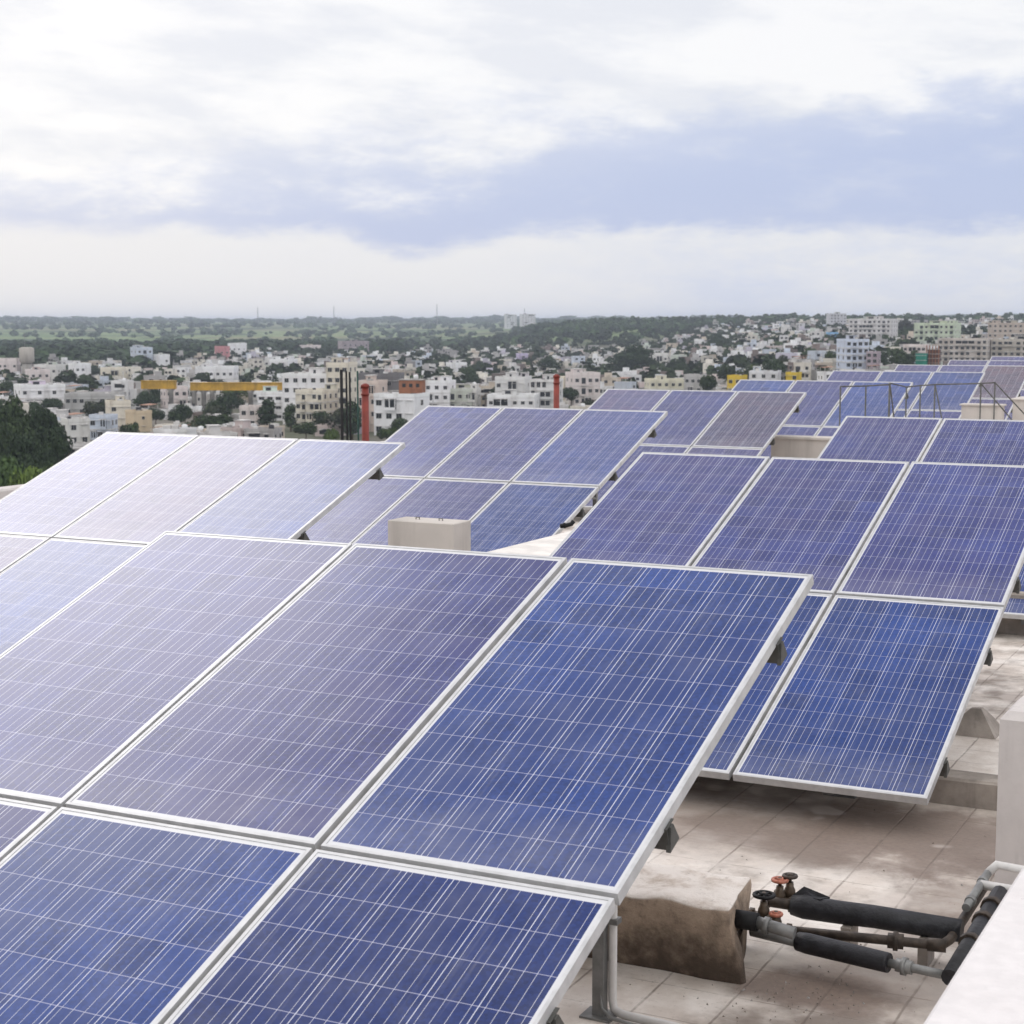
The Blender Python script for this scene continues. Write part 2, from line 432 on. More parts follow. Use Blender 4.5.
M_PANE_SHADE = mat('window_glass_and_recess_shade', (0.025, 0.028, 0.032), 0.25, 0.5, 0, 0.4, 0.8)  # window glass, also the dark sheets that stand for recess shade
M_TANKB = mat('black_water_tank', (0.02, 0.02, 0.022), 0.5, 0.3)
M_TANKW = mat('white_water_tank', (0.7, 0.7, 0.7), 0.5, 0.3)
M_TIN = mat('rusted_tin_sheet', (0.30, 0.15, 0.09), 0.7, 0.3, 0.2, 0.4, 0.8)
M_YELLOW = mat('ochre_yellow_steel', (0.52, 0.31, 0.035), 0.6, 0.3, 0, 0.3, 0.25, 0, 0.4)
M_BRICK = mat('orange_brick', (0.30, 0.13, 0.07), 0.9, 0.2, 0, 0.25, 0.5, 0, 0.3)
M_TEAL = mat('teal_safety_net', (0.02, 0.22, 0.16), 0.8, 0.2, 0, 0.25, 0.3)
M_LEAF = mat_objcol('tree_leaves', 0.8, scale=0.16, leaf=True)
M_BARK = mat('tree_bark', (0.10, 0.075, 0.05), 0.9, 0.1, 0, 0.4, 3.0)
M_FARHOUSE = mat_face_colour('far_house_paint')
M_FARLEAF = mat_face_colour('far_leaves', True)
M_GROUND = mat_ground()


# ------------------------------------------------------------------ mesh helpers
class MB:
    def __init__(self):
        self.v, self.f, self.mi, self.sm = [], [], [], []

    def add(self, vs, fs, mi=0, smooth=False):
        o = len(self.v)
        self.v += [tuple(q) for q in vs]
        for f in fs:
            self.f.append(tuple(i + o for i in f))
            self.mi.append(mi)
            self.sm.append(smooth)
        return self

    def box(self, x0, x1, y0, y1, z0, z1, mi=0):
        vs = [(x0, y0, z0), (x1, y0, z0), (x1, y1, z0), (x0, y1, z0), (x0, y0, z1), (x1, y0, z1), (x1, y1, z1), (x0, y1, z1)]
        return self.add(vs, [(0, 3, 2, 1), (4, 5, 6, 7), (0, 1, 5, 4), (1, 2, 6, 5), (2, 3, 7, 6), (3, 0, 4, 7)], mi)

    def bevbox(self, x0, x1, y0, y1, z0, z1, b=0.02, mi=0, rough=0.0, seed=1):
        """box with chamfered edges, optionally irregular"""
        rr = random.Random(seed)
        nx = max(2, int((x1 - x0) / 0.25) + 1) if rough else 2
        prof = [(0, b), (b, 0), (1, 0)]
        ring = []
        loops = []
        def outline(ins):
            pts = []
            xa, xb, ya, yb = x0 + ins, x1 - ins, y0 + ins, y1 - ins
            for i in range(nx):
                pts.append((xa + (xb - xa) * i / (nx - 1), ya))
            ny = 4 if rough else 2
            for i in range(1, ny):
                pts.append((xb, ya + (yb - ya) * i / (ny - 1)))
            for i in range(1, nx):
                pts.append((xb - (xb - xa) * i / (nx - 1), yb))
            for i in range(1, ny - 1):
                pts.append((xa, yb - (yb - ya) * i / (ny - 1)))
            return pts
        for ins, z in ((0, z0), (0, (z0 + z1) / 2), (0, z1 - b), (b, z1)):
            loops.append([(px + rr.uniform(-rough, rough), py + rr.uniform(-rough, rough), z + (rr.uniform(-rough, rough) * 0.6 if z > z0 else 0)) for px, py in outline(ins)])
        n = len(loops[0])
        vs = [p for l in loops for p in l]
        fs = []
        for k in range(3):
            for i in range(n):
                j = (i + 1) % n
                fs.append((k * n + i, k * n + j, (k + 1) * n + j, (k + 1) * n + i))
        fs.append(tuple(3 * n + i for i in range(n)))
        fs.append(tuple(reversed(range(n))))
        return self.add(vs, fs, mi)

    def tube(self, pts, r, mi=0, seg=12, caps=True):
        pts = [Vector(p) for p in pts]
        rs = r if isinstance(r, (list, tuple)) else [r] * len(pts)
        vs, fs = [], []
        prevn = None
        for i, p in enumerate(pts):
            if i == 0:
                d = pts[1] - p
            elif i == len(pts) - 1:
                d = p - pts[i - 1]
            else:
                d = (pts[i + 1] - p).normalized() + (p - pts[i - 1]).normalized()
            d.normalize()
            if prevn is None:
                a = Vector((0, 0, 1)) if abs(d.z) < 0.9 else Vector((1, 0, 0))
                n_ = d.cross(a).normalized()
            else:
                n_ = (prevn - d * prevn.dot(d)).normalized()
            prevn = n_
            b_ = d.cross(n_)
            for k in range(seg):
                a = 2 * pi * k / seg
                vs.append(p + (n_ * cos(a) + b_ * sin(a)) * rs[i])
        for i in range(len(pts) - 1):
            for k in range(seg):
                k2 = (k + 1) % seg
                fs.append((i * seg + k, i * seg + k2, (i + 1) * seg + k2, (i + 1) * seg + k))
        self.add(vs, fs, mi, True)
        if caps:
            o = len(self.v) - len(vs)
            self.f.append(tuple(o + k for k in reversed(range(seg)))); self.mi.append(mi); self.sm.append(False)
            self.f.append(tuple(o + (len(pts) - 1) * seg + k for k in range(seg))); self.mi.append(mi); self.sm.append(False)
        return self

    def torus(self, c, R, r, axis='z', mi=0, seg=20, sub=8):
        vs, fs = [], []
        for i in range(seg):
            a = 2 * pi * i / seg
            for j in range(sub):
                b_ = 2 * pi * j / sub
                q = ((R + r * cos(b_)) * cos(a), (R + r * cos(b_)) * sin(a), r * sin(b_))
                if axis == 'x':
                    q = (q[2], q[0], q[1])
                elif axis == 'y':
                    q = (q[0], q[2], q[1])
                vs.append((c[0] + q[0], c[1] + q[1], c[2] + q[2]))
        for i in range(seg):
            for j in range(sub):
                i2, j2 = (i + 1) % seg, (j + 1) % sub
                fs.append((i * sub + j, i2 * sub + j, i2 * sub + j2, i * sub + j2))
        return self.add(vs, fs, mi, True)

    def prism(self, poly, axis, a0, a1, mi=0):
        """extrude a 2-D polygon along x, y or z"""
        def put(p, a):
            if axis == 'x':
                return (a, p[0], p[1])
            if axis == 'y':
                return (p[0], a, p[1])
            return (p[0], p[1], a)
        n = len(poly)
        vs = [put(p, a0) for p in poly] + [put(p, a1) for p in poly]
        fs = [tuple(range(n)), tuple(reversed(range(n, 2 * n)))]
        for i in range(n):
            j = (i + 1) % n
            fs.append((i, i + n, j + n, j))
        return self.add(vs, fs, mi)

    def mesh(self, name, mats):
        me = bpy.data.meshes.new(name)
        me.from_pydata(self.v, [], self.f)
        for m_ in mats if isinstance(mats, (list, tuple)) else [mats]:
            me.materials.append(m_)
        me.polygons.foreach_set('material_index', self.mi)
        me.polygons.foreach_set('use_smooth', self.sm)
        me.update()
        return me

    def build(self, name, mats, parent=None, loc=(0, 0, 0), rot=(0, 0, 0), color=None):
        return link(name, self.mesh(name, mats), parent, loc, rot, color)


def link(name, me, parent=None, loc=(0, 0, 0), rot=(0, 0, 0), color=None):
    o = bpy.data.objects.new(name, me)
    COL.objects.link(o)
    o.parent = parent
    o.location = loc
    o.rotation_euler = rot
    if color is not None:
        o.color = (*color, 1)
    return o


def tag(o, label=None, cat=None, group=None, kind=None):
    if label: o['label'] = label
    if cat: o['category'] = cat
    if group: o['group'] = group
    if kind: o['kind'] = kind
    return o


def empty(name, loc, rz=0.0):
    o = bpy.data.objects.new(name, None)
    COL.objects.link(o)
    o.location = loc
    o.rotation_euler = (0, 0, rz)
    o.empty_display_size = 0.3
    return o


# ------------------------------------------------------------------ roof frame
RA = radians(-26.7)                       # direction of the rows
A0 = (-1.571, 7.613)
UX, UY = cos(RA), sin(RA)
NX, NY = -sin(RA), cos(RA)


def R(u, n, z=0.0):
    return (A0[0] + u * UX + n * NX, A0[1] + u * UY + n * NY, z)


# ------------------------------------------------------------------ terrain
def sstep(x, a, b):
    t_ = np.clip((x - a) / (b - a), 0, 1)
    return t_ * t_ * (3 - 2 * t_)


def terrain(X, Y):
    X = np.asarray(X, float)
    Y = np.asarray(Y, float)
    D = np.sqrt(X * X + Y * Y)
    az_ = np.degrees(np.arctan2(X, np.maximum(Y, 1e-3)))
    az_ = np.where(Y <= 0, np.sign(X) * 90, az_)
    z = -37.0 + 14 * sstep(az_, 4, 11) * sstep(D, 400, 800)
    z = z + 9 * sstep(D, 1000, 1600) * sstep(az_, 0, 10)
    k = sstep(D, 1500, 2700) * sstep(az_, -3, 3.5)
    z = z + (-9 + 5 * sstep(az_, 4, 9) - z) * k
    z = z + 46 * sstep(D, 1800, 7500) * (1 - .7 * k)
    z = z + 10 * sstep(D, 4500, 9000) * (np.sin(X / 900.0) * 0.5 + np.sin(X / 370.0 + 1) * 0.3)
    z = np.where(D > 9000, z - (D - 9000) * 0.004, z)
    return z + CAMZ


def ray(px, py):
    x = (px - 512) / FPX
    yc = -(py - 512) / FPX
    return np.array([x, cos(PITCH) + yc * sin(PITCH), -sin(PITCH) + yc * cos(PITCH)])


def on_plane(px, py, z):
    r = ray(px, py)
    k = (z - CAMZ) / r[2]
    return (r[0] * k, r[1] * k, z)


def on_ground(px, py):
    """where a sight line meets the land"""
    r = ray(px, py)
    k = 60.0
    while k < 12000:
        if CAMZ + r[2] * k <= terrain(r[0] * k, r[1] * k):
            return (r[0] * k, r[1] * k, float(terrain(r[0] * k, r[1] * k)))
        k *= 1.004
    return (r[0] * k, r[1] * k, float(terrain(r[0] * k, r[1] * k)))


def project(X, Y, Z):
    zc = Y * cos(PITCH) - (Z - CAMZ) * sin(PITCH)
    yc = Y * sin(PITCH) + (Z - CAMZ) * cos(PITCH)
    return 512 + FPX * X / zc, 512 - FPX * yc / zc


def build_ground():
    azs = np.radians(np.concatenate([np.arange(-180, -30, 10.0), np.arange(-30, 30, 0.75), np.arange(30, 180, 10.0)]))
    rs = np.concatenate([[0.0], np.geomspace(40, 30000, 90)])
    na, nr = len(azs), len(rs)
    Rr, Aa = np.meshgrid(rs, azs, indexing='ij')
    X = Rr * np.sin(Aa)
    Y = Rr * np.cos(Aa)
    Z = terrain(X, Y)
    Z[0, :] = CAMZ - 37
    vs = np.stack([X, Y, Z], -1).reshape(-1, 3)
    fs = []
    for i in range(nr - 1):
        for j in range(na):
            j2 = (j + 1) % na
            if i == 0:
                fs.append((j, na + j2, na + j) if False else (i * na + j, (i + 1) * na + j2, (i + 1) * na + j))
            else:
                fs.append((i * na + j, i * na + j2, (i + 1) * na + j2, (i + 1) * na + j))
    m_ = MB()
    m_.add(vs.tolist(), [tuple(reversed(f)) if len(f) == 4 else f for f in fs], 0, True)
    o = m_.build('ground', M_GROUND)
    tag(o, kind='structure')


build_ground()

# ------------------------------------------------------------------ our building's terrace
UL, UR, NB, NF = -7.12, 7.5, -9.0, 52.0
mb = MB()
mb.box(UL, UR, NB, NF, -0.45, 0.0)
mb.box(UL + 0.25, UR - 0.25, NB + 0.25, NF - 0.25, -34.6, -0.45)
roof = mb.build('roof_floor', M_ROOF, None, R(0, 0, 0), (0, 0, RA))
tag(roof, kind='structure')

# ------------------------------------------------------------------ solar arrays
PW, PL, GAP, TILT = 0.992, 1.956, 0.020, radians(19.82)
mb = MB()
lip, th = 0.012, 0.040
# aluminium frame: four bars with a lip and a back flange
mb.box(0, PW, -lip, 0, -th, 0)
mb.box(0, PW, -PL, -PL + lip, -th, 0)
mb.box(0, lip, -PL + lip, -lip, -th, 0)
mb.box(PW - lip, PW, -PL + lip, -lip, -th, 0)
mb.box(lip, PW - lip, -PL + lip, -lip, -0.010, -0.006, 1)
ME_FRAME = mb.mesh('panel_frame', [M_ALU, M_BACK])
mb = MB()
mb.box(lip + 0.0005, PW - lip - 0.0005, -PL + lip + 0.0005, -lip - 0.0005, -0.0058, -0.0022)
ME_CELLS = mb.mesh('cell_sheet', M_CELL)
mb = MB()
mb.box(-0.05, 0.05, -0.06, 0.06, -0.030, 0.0)
mb.tube([(-0.03, -0.05, -0.012), (-0.10, -0.20, -0.02), (-0.05, -0.45, -0.015)], 0.003, seg=5)
ME_JBOX = mb.mesh('junction_box', M_BLACKROD)


def legmesh(h0, h1):
    """C-section steel post from h0 to h1 with a base plate"""
    m_ = MB()
    m_.box(-0.022, 0.022, -0.020, -0.016, h0, h1)
    m_.box(-0.022, -0.018, -0.016, 0.020, h0, h1)
    m_.box(0.018, 0.022, -0.016, 0.020, h0, h1)
    m_.box(-0.06, 0.06, -0.05, 0.05, h0, h0 + 0.008)
    return m_


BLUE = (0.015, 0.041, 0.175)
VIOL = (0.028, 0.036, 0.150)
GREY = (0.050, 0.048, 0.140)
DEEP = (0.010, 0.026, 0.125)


def solar_array(u0, n0, ztop, label, tints, group='tilted solar arrays on the roof terrace', full=True, footz=0.0):
    root = empty('solar_array', R(u0, n0, 0), RA)
    tag(root, label, 'solar array', group)
    st, ct = sin(TILT), cos(TILT)
    for i in range(3):
        for j in range(2):
            ux_ = i * (PW + GAP)
            v = j * (PL + GAP)
            rr = random.Random(hash((round(u0, 2), round(n0, 2), i, j)) & 0xffff)
            fr = link('solar_panel', ME_FRAME, root, (ux_ + rr.uniform(-.002, .002), -v * ct, ztop - v * st + rr.uniform(-.002, .002)), (TILT, 0, 0))
            t_ = tints[j][i]
            k = rr.uniform(0.93, 1.07)
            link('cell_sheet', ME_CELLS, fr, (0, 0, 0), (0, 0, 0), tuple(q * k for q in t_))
            if full:
                link('junction_box', ME_JBOX, fr, (PW / 2, -0.18, -0.012))
    W = 3 * PW + 2 * GAP
    for v in (0.42, 1.54, 2.40, 3.52):
        m_ = MB()
        # C purlin just under the frames
        x0, x1 = -0.02, W + 0.010
        m_.box(x0, x1, -0.030, 0.030, -0.003, 0.0)
        m_.box(x0, x1, -0.030, -0.027, -0.075, -0.003)
        m_.box(x0, x1, -0.027, 0.030, -0.078, -0.075)
        # cut end gusset
        m_.prism([(-0.038, -0.078), (0.040, -0.078), (0.010, -0.004), (-0.010, -0.004)], 'x', W + 0.001, W + 0.016)
        m_.build('purlin', M_DKSTEEL, root, (0, -v * ct + (-th - 0.002) * -st * -1, ztop - v * st - (th + 0.002) * ct), (TILT, 0, 0))
    for ux_ in (0.56, W - 0.56):
        m_ = MB()
        m_.box(-0.025, 0.025, -3.75, -0.15, -0.190, -0.124)
        m_.build('rafter', M_GALV, root, (ux_, 0, ztop), (TILT, 0, 0))
        for v in (0.72, 3.30):
            zt_ = ztop - v * st - 0.17
            legmesh(footz, zt_).build('post', M_GALV, root, (ux_, -v * ct, 0))
        # diagonal brace
        v0, v1 = 0.80, 2.30
        MB().tube([(ux_ + 0.03, -v0 * ct, footz + 0.62), (ux_ + 0.03, -1.6 * ct, ztop - 1.6 * st - 0.19)], 0.014, seg=6).build('brace', M_GALV, root)
    return root


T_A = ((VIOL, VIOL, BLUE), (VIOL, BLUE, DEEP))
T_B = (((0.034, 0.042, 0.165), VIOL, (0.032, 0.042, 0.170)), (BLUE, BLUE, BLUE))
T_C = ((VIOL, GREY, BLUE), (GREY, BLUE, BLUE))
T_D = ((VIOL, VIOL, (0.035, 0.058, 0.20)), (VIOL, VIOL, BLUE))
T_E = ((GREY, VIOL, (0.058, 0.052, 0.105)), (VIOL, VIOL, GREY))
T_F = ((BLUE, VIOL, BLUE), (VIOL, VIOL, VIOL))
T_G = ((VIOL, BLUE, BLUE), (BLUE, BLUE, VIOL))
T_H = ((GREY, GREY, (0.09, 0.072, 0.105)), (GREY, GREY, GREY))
Z = CAMZ
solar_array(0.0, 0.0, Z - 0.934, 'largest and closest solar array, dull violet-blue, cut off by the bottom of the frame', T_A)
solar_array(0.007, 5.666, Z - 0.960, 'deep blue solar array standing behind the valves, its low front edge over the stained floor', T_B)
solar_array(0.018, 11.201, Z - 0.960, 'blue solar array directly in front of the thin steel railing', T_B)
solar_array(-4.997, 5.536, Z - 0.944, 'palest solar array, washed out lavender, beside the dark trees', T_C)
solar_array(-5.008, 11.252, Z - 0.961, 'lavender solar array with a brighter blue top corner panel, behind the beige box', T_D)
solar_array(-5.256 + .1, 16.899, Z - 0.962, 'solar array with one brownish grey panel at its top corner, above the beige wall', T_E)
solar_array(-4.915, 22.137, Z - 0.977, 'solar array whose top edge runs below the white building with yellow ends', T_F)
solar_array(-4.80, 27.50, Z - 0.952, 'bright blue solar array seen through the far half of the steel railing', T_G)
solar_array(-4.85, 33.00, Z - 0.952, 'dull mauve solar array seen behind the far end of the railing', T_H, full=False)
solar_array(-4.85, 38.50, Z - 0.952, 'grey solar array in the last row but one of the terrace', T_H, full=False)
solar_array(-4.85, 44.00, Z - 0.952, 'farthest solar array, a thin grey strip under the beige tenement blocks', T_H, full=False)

# ------------------------------------------------------------------ things on the terrace


def thing_mesh(name, mb_, mats, u, n, label, cat, group=None, z=0.0, kind=None, color=None):
    o = mb_.build(name, mats, None, R(u, n, z), (0, 0, RA), color)
    tag(o, label, cat, group, kind)
    return o


# long stained plinth with the pipes ending at it; its end is broken off at a slant


def on_roof(px, py, z):
    X, Y, _ = on_plane(px, py, z)
    ddx, ddy = X - A0[0], Y - A0[1]
    return ddx * UX + ddy * UY, ddx * NX + ddy * NY


def build_plinth():
    fb = on_roof(752, 987, 0.0)
    ft = on_roof(734, 912, 0.30)
    bt = on_roof(757, 876, 0.30)
    bb = (bt[0] - .02, bt[1] + .01)
    from mathutils import noise as mn
    secs = [-2.6 + 2.6 * (i / 44) ** 0.8 for i in range(45)]
    def prof(e):
        """cross-section, e = 0..1 how far the broken end has drawn in"""
        fb2 = (fb[0] - .10 * e, fb[1] + .05 * e)
        k = []
        def p(bx, by, z):
            k.append((bx, by, z))
        for t_ in (0, .25, .5, .75, .9):
            x = fb2[0] + (ft[0] - fb2[0]) * t_
            y = fb2[1] + (ft[1] - fb2[1]) * t_
            p(x, y, .262 * t_)
        p(ft[0], ft[1] + .001, .276); p(ft[0], ft[1] + .006, .290); p(ft[0], ft[1] + .016, .297)
        for t_ in (.12, .3, .5, .7, .88):
            p(ft[0] + (bt[0] - ft[0]) * t_, ft[1] + (bt[1] - ft[1]) * t_, .298)
        p(bt[0], bt[1] - .012, .297); p(bt[0], bt[1] - .002, .290); p(bt[0], bt[1], .262)
        p((bt[0] + bb[0]) / 2, bt[1] + .01, .13); p(bb[0], bb[1], 0.0)
        return k
    vs, fs = [], []
    m_ = len(prof(0))
    rows = [(dx - .030, 1.0) for dx in secs] + [(-.024, .97), (-.020, .85), (-.018, .55), (-.016, .2)]
    pc = prof(0)
    cx0 = sum(q[0] for q in pc) / m_; cy0 = sum(q[1] for q in pc) / m_
    for dx, sc in rows:
        for (x, y, z) in pc:
            x2 = cx0 + (x - cx0) * (1 if sc > .99 else sc) + dx
            y2 = cy0 + (y - cy0) * sc
            z2 = .14 + (z - .14) * sc if z > .01 else 0
            d = mn.noise(Vector((x2 * 5, y2 * 5, z2 * 5 + 3))) * .014 + mn.noise(Vector((x2 * 17, y2 * 17, z2 * 17))) * .007
            chip = max(0, mn.noise(Vector((x2 * 9 + 7, y2 * 9, z2 * 9))) - .1) * .05 if dx > -.2 else 0
            vs.append((x2 - fb[0] - chip + d * .5, y2 - fb[1] + d, max(0, z2 + (d if z2 > .02 else 0) - chip * .5)))
    for i in range(len(rows) - 1):
        for k in range(m_ - 1):
            fs.append((i * m_ + k, (i + 1) * m_ + k, (i + 1) * m_ + k + 1, i * m_ + k + 1))
    fs.append(tuple((len(rows) - 1) * m_ + k for k in range(m_)))
    mb = MB()
    mb.add(vs, fs, 0, True)
    thing_mesh('concrete_plinth', mb, M_PLINTH, fb[0], fb[1], 'brown water-stained concrete block with a whitish top, its end beside the valves', 'concrete block')


build_plinth()
# kerbs under the front edges
mb = MB()
mb.bevbox(-3.2, 4.0, 0.0, 0.19, 0.0, 0.145, 0.012, 0, 0.004, 3)
thing_mesh('concrete_kerb', mb, M_CONC, 0.6, 2.62, 'low concrete kerb crossing the floor under the deep blue array and meeting the white pillar', 'kerb')
mb = MB()
mb.bevbox(-3.2, 4.0, 0.0, 0.30, 0.0, 0.34, 0.02, 0, 0.006, 4)
thing_mesh('concrete_kerb', mb, M_CONC, 1.0, 7.75, 'tall concrete beam glimpsed under the array in front of the railing', 'kerb')

# sloped footings
for (u, n, s_, lab) in ((*on_roof(976, 732, 0.0), 0.72, 'rough pyramid of concrete on the floor next to the white pillar'),):
    rr = random.Random(3)
    mb = MB()
    b0, b1, hh = 0.20 * s_, 0.045 * s_, 0.21 * s_
    vs = [(-b0, -b0, 0), (b0, -b0, 0), (b0, b0, 0), (-b0, b0, 0)]
    vs += [(x * 0.62 + rr.uniform(-.01, .01), y * 0.62 + rr.uniform(-.01, .01), hh * 0.55) for x, y, _ in vs[:4]]
    vs += [(-b1, -b1, hh), (b1, -b1, hh * 1.03), (b1, b1, hh), (-b1, b1, hh * 0.97)]
    fs = [(8, 9, 10, 11)]
    for k in (0, 4):
        for i in range(4):
            j = (i + 1) % 4
            fs.append((k + i, k + j, k + 4 + j, k + 4 + i))
    mb.add(vs, fs)
    thing_mesh('concrete_footing', mb, M_CONC, u, n, lab, 'footing')

# white pillar on the right
mb = MB()
mb.bevbox(0, 0.55, 0, 0.42, 0, 0.80, 0.035)
thing_mesh('parapet_pillar', mb, M_WHITEWALL, 3.46, 1.40, 'square white plastered pillar with a rounded top', 'pillar')
# near parapet with a thick coping
mb = MB()
mb.box(0.04, 0.40, -6.5, 1.45, 0.0, 0.80)
mb.bevbox(0.0, 0.46, -6.5, 1.50, 0.80, 0.90, 0.012)
par = thing_mesh('parapet_wall', mb, M_PARAPET, 3.985, -2.0, 'chalky white parapet filling the lower corner beside the pipes', 'wall')
# long parapets round the terrace
mb = MB()
mb.bevbox(0.0, 0.22, 0.0, NF - NB, 0.0, 0.90, 0.02)
thing_mesh('parapet_wall', mb, M_WHITEWALL, UL, NB, 'whitewashed terrace parapet showing as a sliver beside the palest array', 'wall')
mb = MB()
mb.bevbox(0.23, UR - UL, 0.0, 0.22, 0.0, 0.62, 0.02)
thing_mesh('parapet_wall', mb, M_WHITEWALL, UL, NF - 0.22, 'white parapet at the far end of the terrace behind the last array', 'wall')

# beige masonry box between the arrays
def on_roof(px, py, z):
    X, Y, _ = on_plane(px, py, z)
    ddx, ddy = X - A0[0], Y - A0[1]
    return ddx * UX + ddy * UY, ddx * NX + ddy * NY


bu, bn = on_roof(453.5, 524.0, 1.02)
t_ = empty('masonry_box', R(bu, bn, 0), RA)
tag(t_, 'small beige plastered box standing in front of the lavender array', 'masonry box')
mb = MB(); mb.bevbox(-0.565, 0.0, 0.0, 0.27, 0.0, 1.02, 0.006); mb.build('body', M_BEIGE, t_)
for hx in (-0.40, -0.20):
    MB().tube([(hx, 0.14, 1.018), (hx, 0.14, 1.036), (hx + 0.03, 0.14, 1.036), (hx + 0.03, 0.14, 1.018)], 0.004, seg=6).build('lifting_hook', M_DKSTEEL, t_)

# lime-washed slab
mb = MB()
s1 = on_roof(493, 550, 0.56)
mb.bevbox(0.0, 1.62, -1.2, 1.98, 0.0, 0.56, 0.03, 0, 0.012, 8)
thing_mesh('raised_slab', mb, M_LIME, s1[0], s1[1], 'whitewashed raised slab with a mottled top between the blue and lavender arrays', 'slab')
# black drain elbow at its far corner
s2 = on_roof(572, 523, 0.60)
t_ = empty('drain_elbow', R(s2[0] - 0.02, s2[1] - 0.1, 0.55), RA)
tag(t_, 'short black drain elbow lying on the corner of the whitewashed slab', 'pipe')
MB().tube([(-0.05, -0.02, 0.03), (0.0, 0.0, 0.035), (0.05, 0.02, 0.05), (0.07, 0.03, 0.08)], 0.022, seg=10).build('pipe', M_BLACKROD, t_)
MB().tube([(-0.02, -0.008, 0.035), (0.0, 0.0, 0.037)], 0.028, seg=10).build('collar', M_BLACKROD, t_)

# beige walls in the gaps between the two columns of arrays
q1 = on_roof(767, 436.5, 0.93)
mb = MB()
mb.box(0.06, 1.30, 0.0, 0.25, 0.0, 0.905)
mb.bevbox(0.03, 1.33, -0.03, 0.28, 0.905, 0.94, 0.008)
thing_mesh('tank_wall', mb, [M_BEIGE], q1[0], q1[1], 'plain beige block with a pale rim below the array with the brownish panel', 'wall block')
q2 = (-1.66, 24.7)
z2 = 1.05
mb = MB()
mb.box(0.03, 0.74, 0.0, 0.25, 0.0, 1.03)
mb.bevbox(0.0, 0.77, -0.03, 0.28, 1.03, 1.06, 0.008)
thing_mesh('tank_wall', mb, [M_BEIGE], q2[0], q2[1], 'low beige block behind the railing posts beside the bright blue array', 'wall block')
q3 = on_roof(1022, 397, 1.15)
mb = MB()
mb.box(0.0, 0.25, -0.9, 0.0, 0.0, 1.13)
mb.bevbox(-0.03, 0.28, -0.93, 0.03, 1.13, 1.16, 0.008)
thing_mesh('tank_wall', mb, [M_BEIGE], q3[0], q3[1], 'beige block with a white edge at the end of the railing', 'wall block')

# ---- pipes and valves


def RZ(px, py, z):
    u, n = on_roof(px, py, z)
    return Vector((u, n, z))


ORG = Vector((2.95, 0.20, 0.0))
def L(px, py, z):
    return RZ(px, py, z) - ORG


pa, pb = L(792, 905, .15), L(962, 931, .15)
t_ = empty('insulated_pipe', R(ORG.x, ORG.y, 0), RA)
tag(t_, 'thick black foam-wrapped pipe with a torn end, highest of the three by the valves', 'pipe')
d_ = (pb - pa).normalized()
MB().tube([pa, pa + d_ * .05, pa + d_ * .2, pa + (pb - pa) * .5 + Vector((0, 0, .004)), pb], [.040, .049, .047, .046, .045], seg=18).build('insulation', M_BLACKFOAM, t_)
# torn flap at the end
mb = MB()
fl = [pa + d_ * .00 + Vector((0, .01, .040)), pa + d_ * .04 + Vector((0, .03, .075)), pa + d_ * .15 + Vector((0, .02, .050)), pa + d_ * .12 + Vector((0, -.02, .049))]
mb.add([tuple(q) for q in fl] + [tuple(q + Vector((0, 0, -.012))) for q in fl], [(0, 1, 2, 3), (7, 6, 5, 4), (0, 4, 5, 1), (1, 5, 6, 2), (2, 6, 7, 3), (3, 7, 4, 0)])
mb.build('torn_flap', M_BLACKFOAM, t_)
MB().tube([pa - d_ * .12, pa + d_ * .02], .022, seg=12).build('bare_pipe_end', M_RUSTPIPE, t_)
for f_ in (.35, .8):
    q = pa + (pb - pa) * f_
    MB().box(q.x - .02, q.x + .02, q.y - .06, q.y + .06, 0, .11).build('support_block', M_CONC, t_)

ca, cb, cc = L(815, 933, .13), L(946, 946, .13), L(986, 884, .20)
t_ = empty('steel_pipe', R(ORG.x, ORG.y, 0), RA)
tag(t_, 'thin dark rusty pipe with a union, between the two black foam-wrapped pipes', 'pipe')
dd = (cb - ca).normalized()
e2 = (cc - cb).normalized()
MB().tube([ca - dd * .1, ca + (cb - ca) * .5, cb - dd * .05, cb + e2 * .02 - dd * .012, cb + e2 * .06, cc], .019, seg=12).build('pipe', M_RUSTPIPE, t_)
q = ca + (cb - ca) * .62
mb = MB(); mb.tube([q - dd * .030, q + dd * .030], .030, seg=6); mb.tube([q - dd * .009, q + dd * .009], .040, seg=8); mb.build('union', M_RUSTPIPE, t_)
q = ca + (cb - ca) * .93
MB().tube([q - dd * .035, q + dd * .035], .026, seg=12).build('elbow_collar', M_RUSTPIPE, t_)

ia, ib, ic = L(793, 940, .12), L(889, 963, .12), L(945, 975, .12)
t_ = empty('insulated_pipe', R(ORG.x, ORG.y, 0), RA)
tag(t_, 'black foam-wrapped pipe ending in bare galvanised pipe, lowest of the three', 'pipe')
d3 = (ib - ia).normalized()
MB().tube([ia + d3 * .02, ia + d3 * .06, ib - d3 * .01, ib], [.036, .040, .038, .037], seg=16).build('insulation', M_BLACKFOAM, t_)
MB().tube([ia - d3 * .18, ia + d3 * .04], .024, seg=12).build('galvanised_end', M_GALV, t_)
d4 = (ic - ib).normalized()
MB().tube([ib, ic], .017, seg=12).build('galvanised_pipe', M_GALV, t_)
mb = MB(); mb.tube([ib + d4 * .03, ib + d4 * .09], .027, seg=8); mb.tube([ib + d4 * .052, ib + d4 * .068], .036, seg=8); mb.build('union', M_GALV, t_)

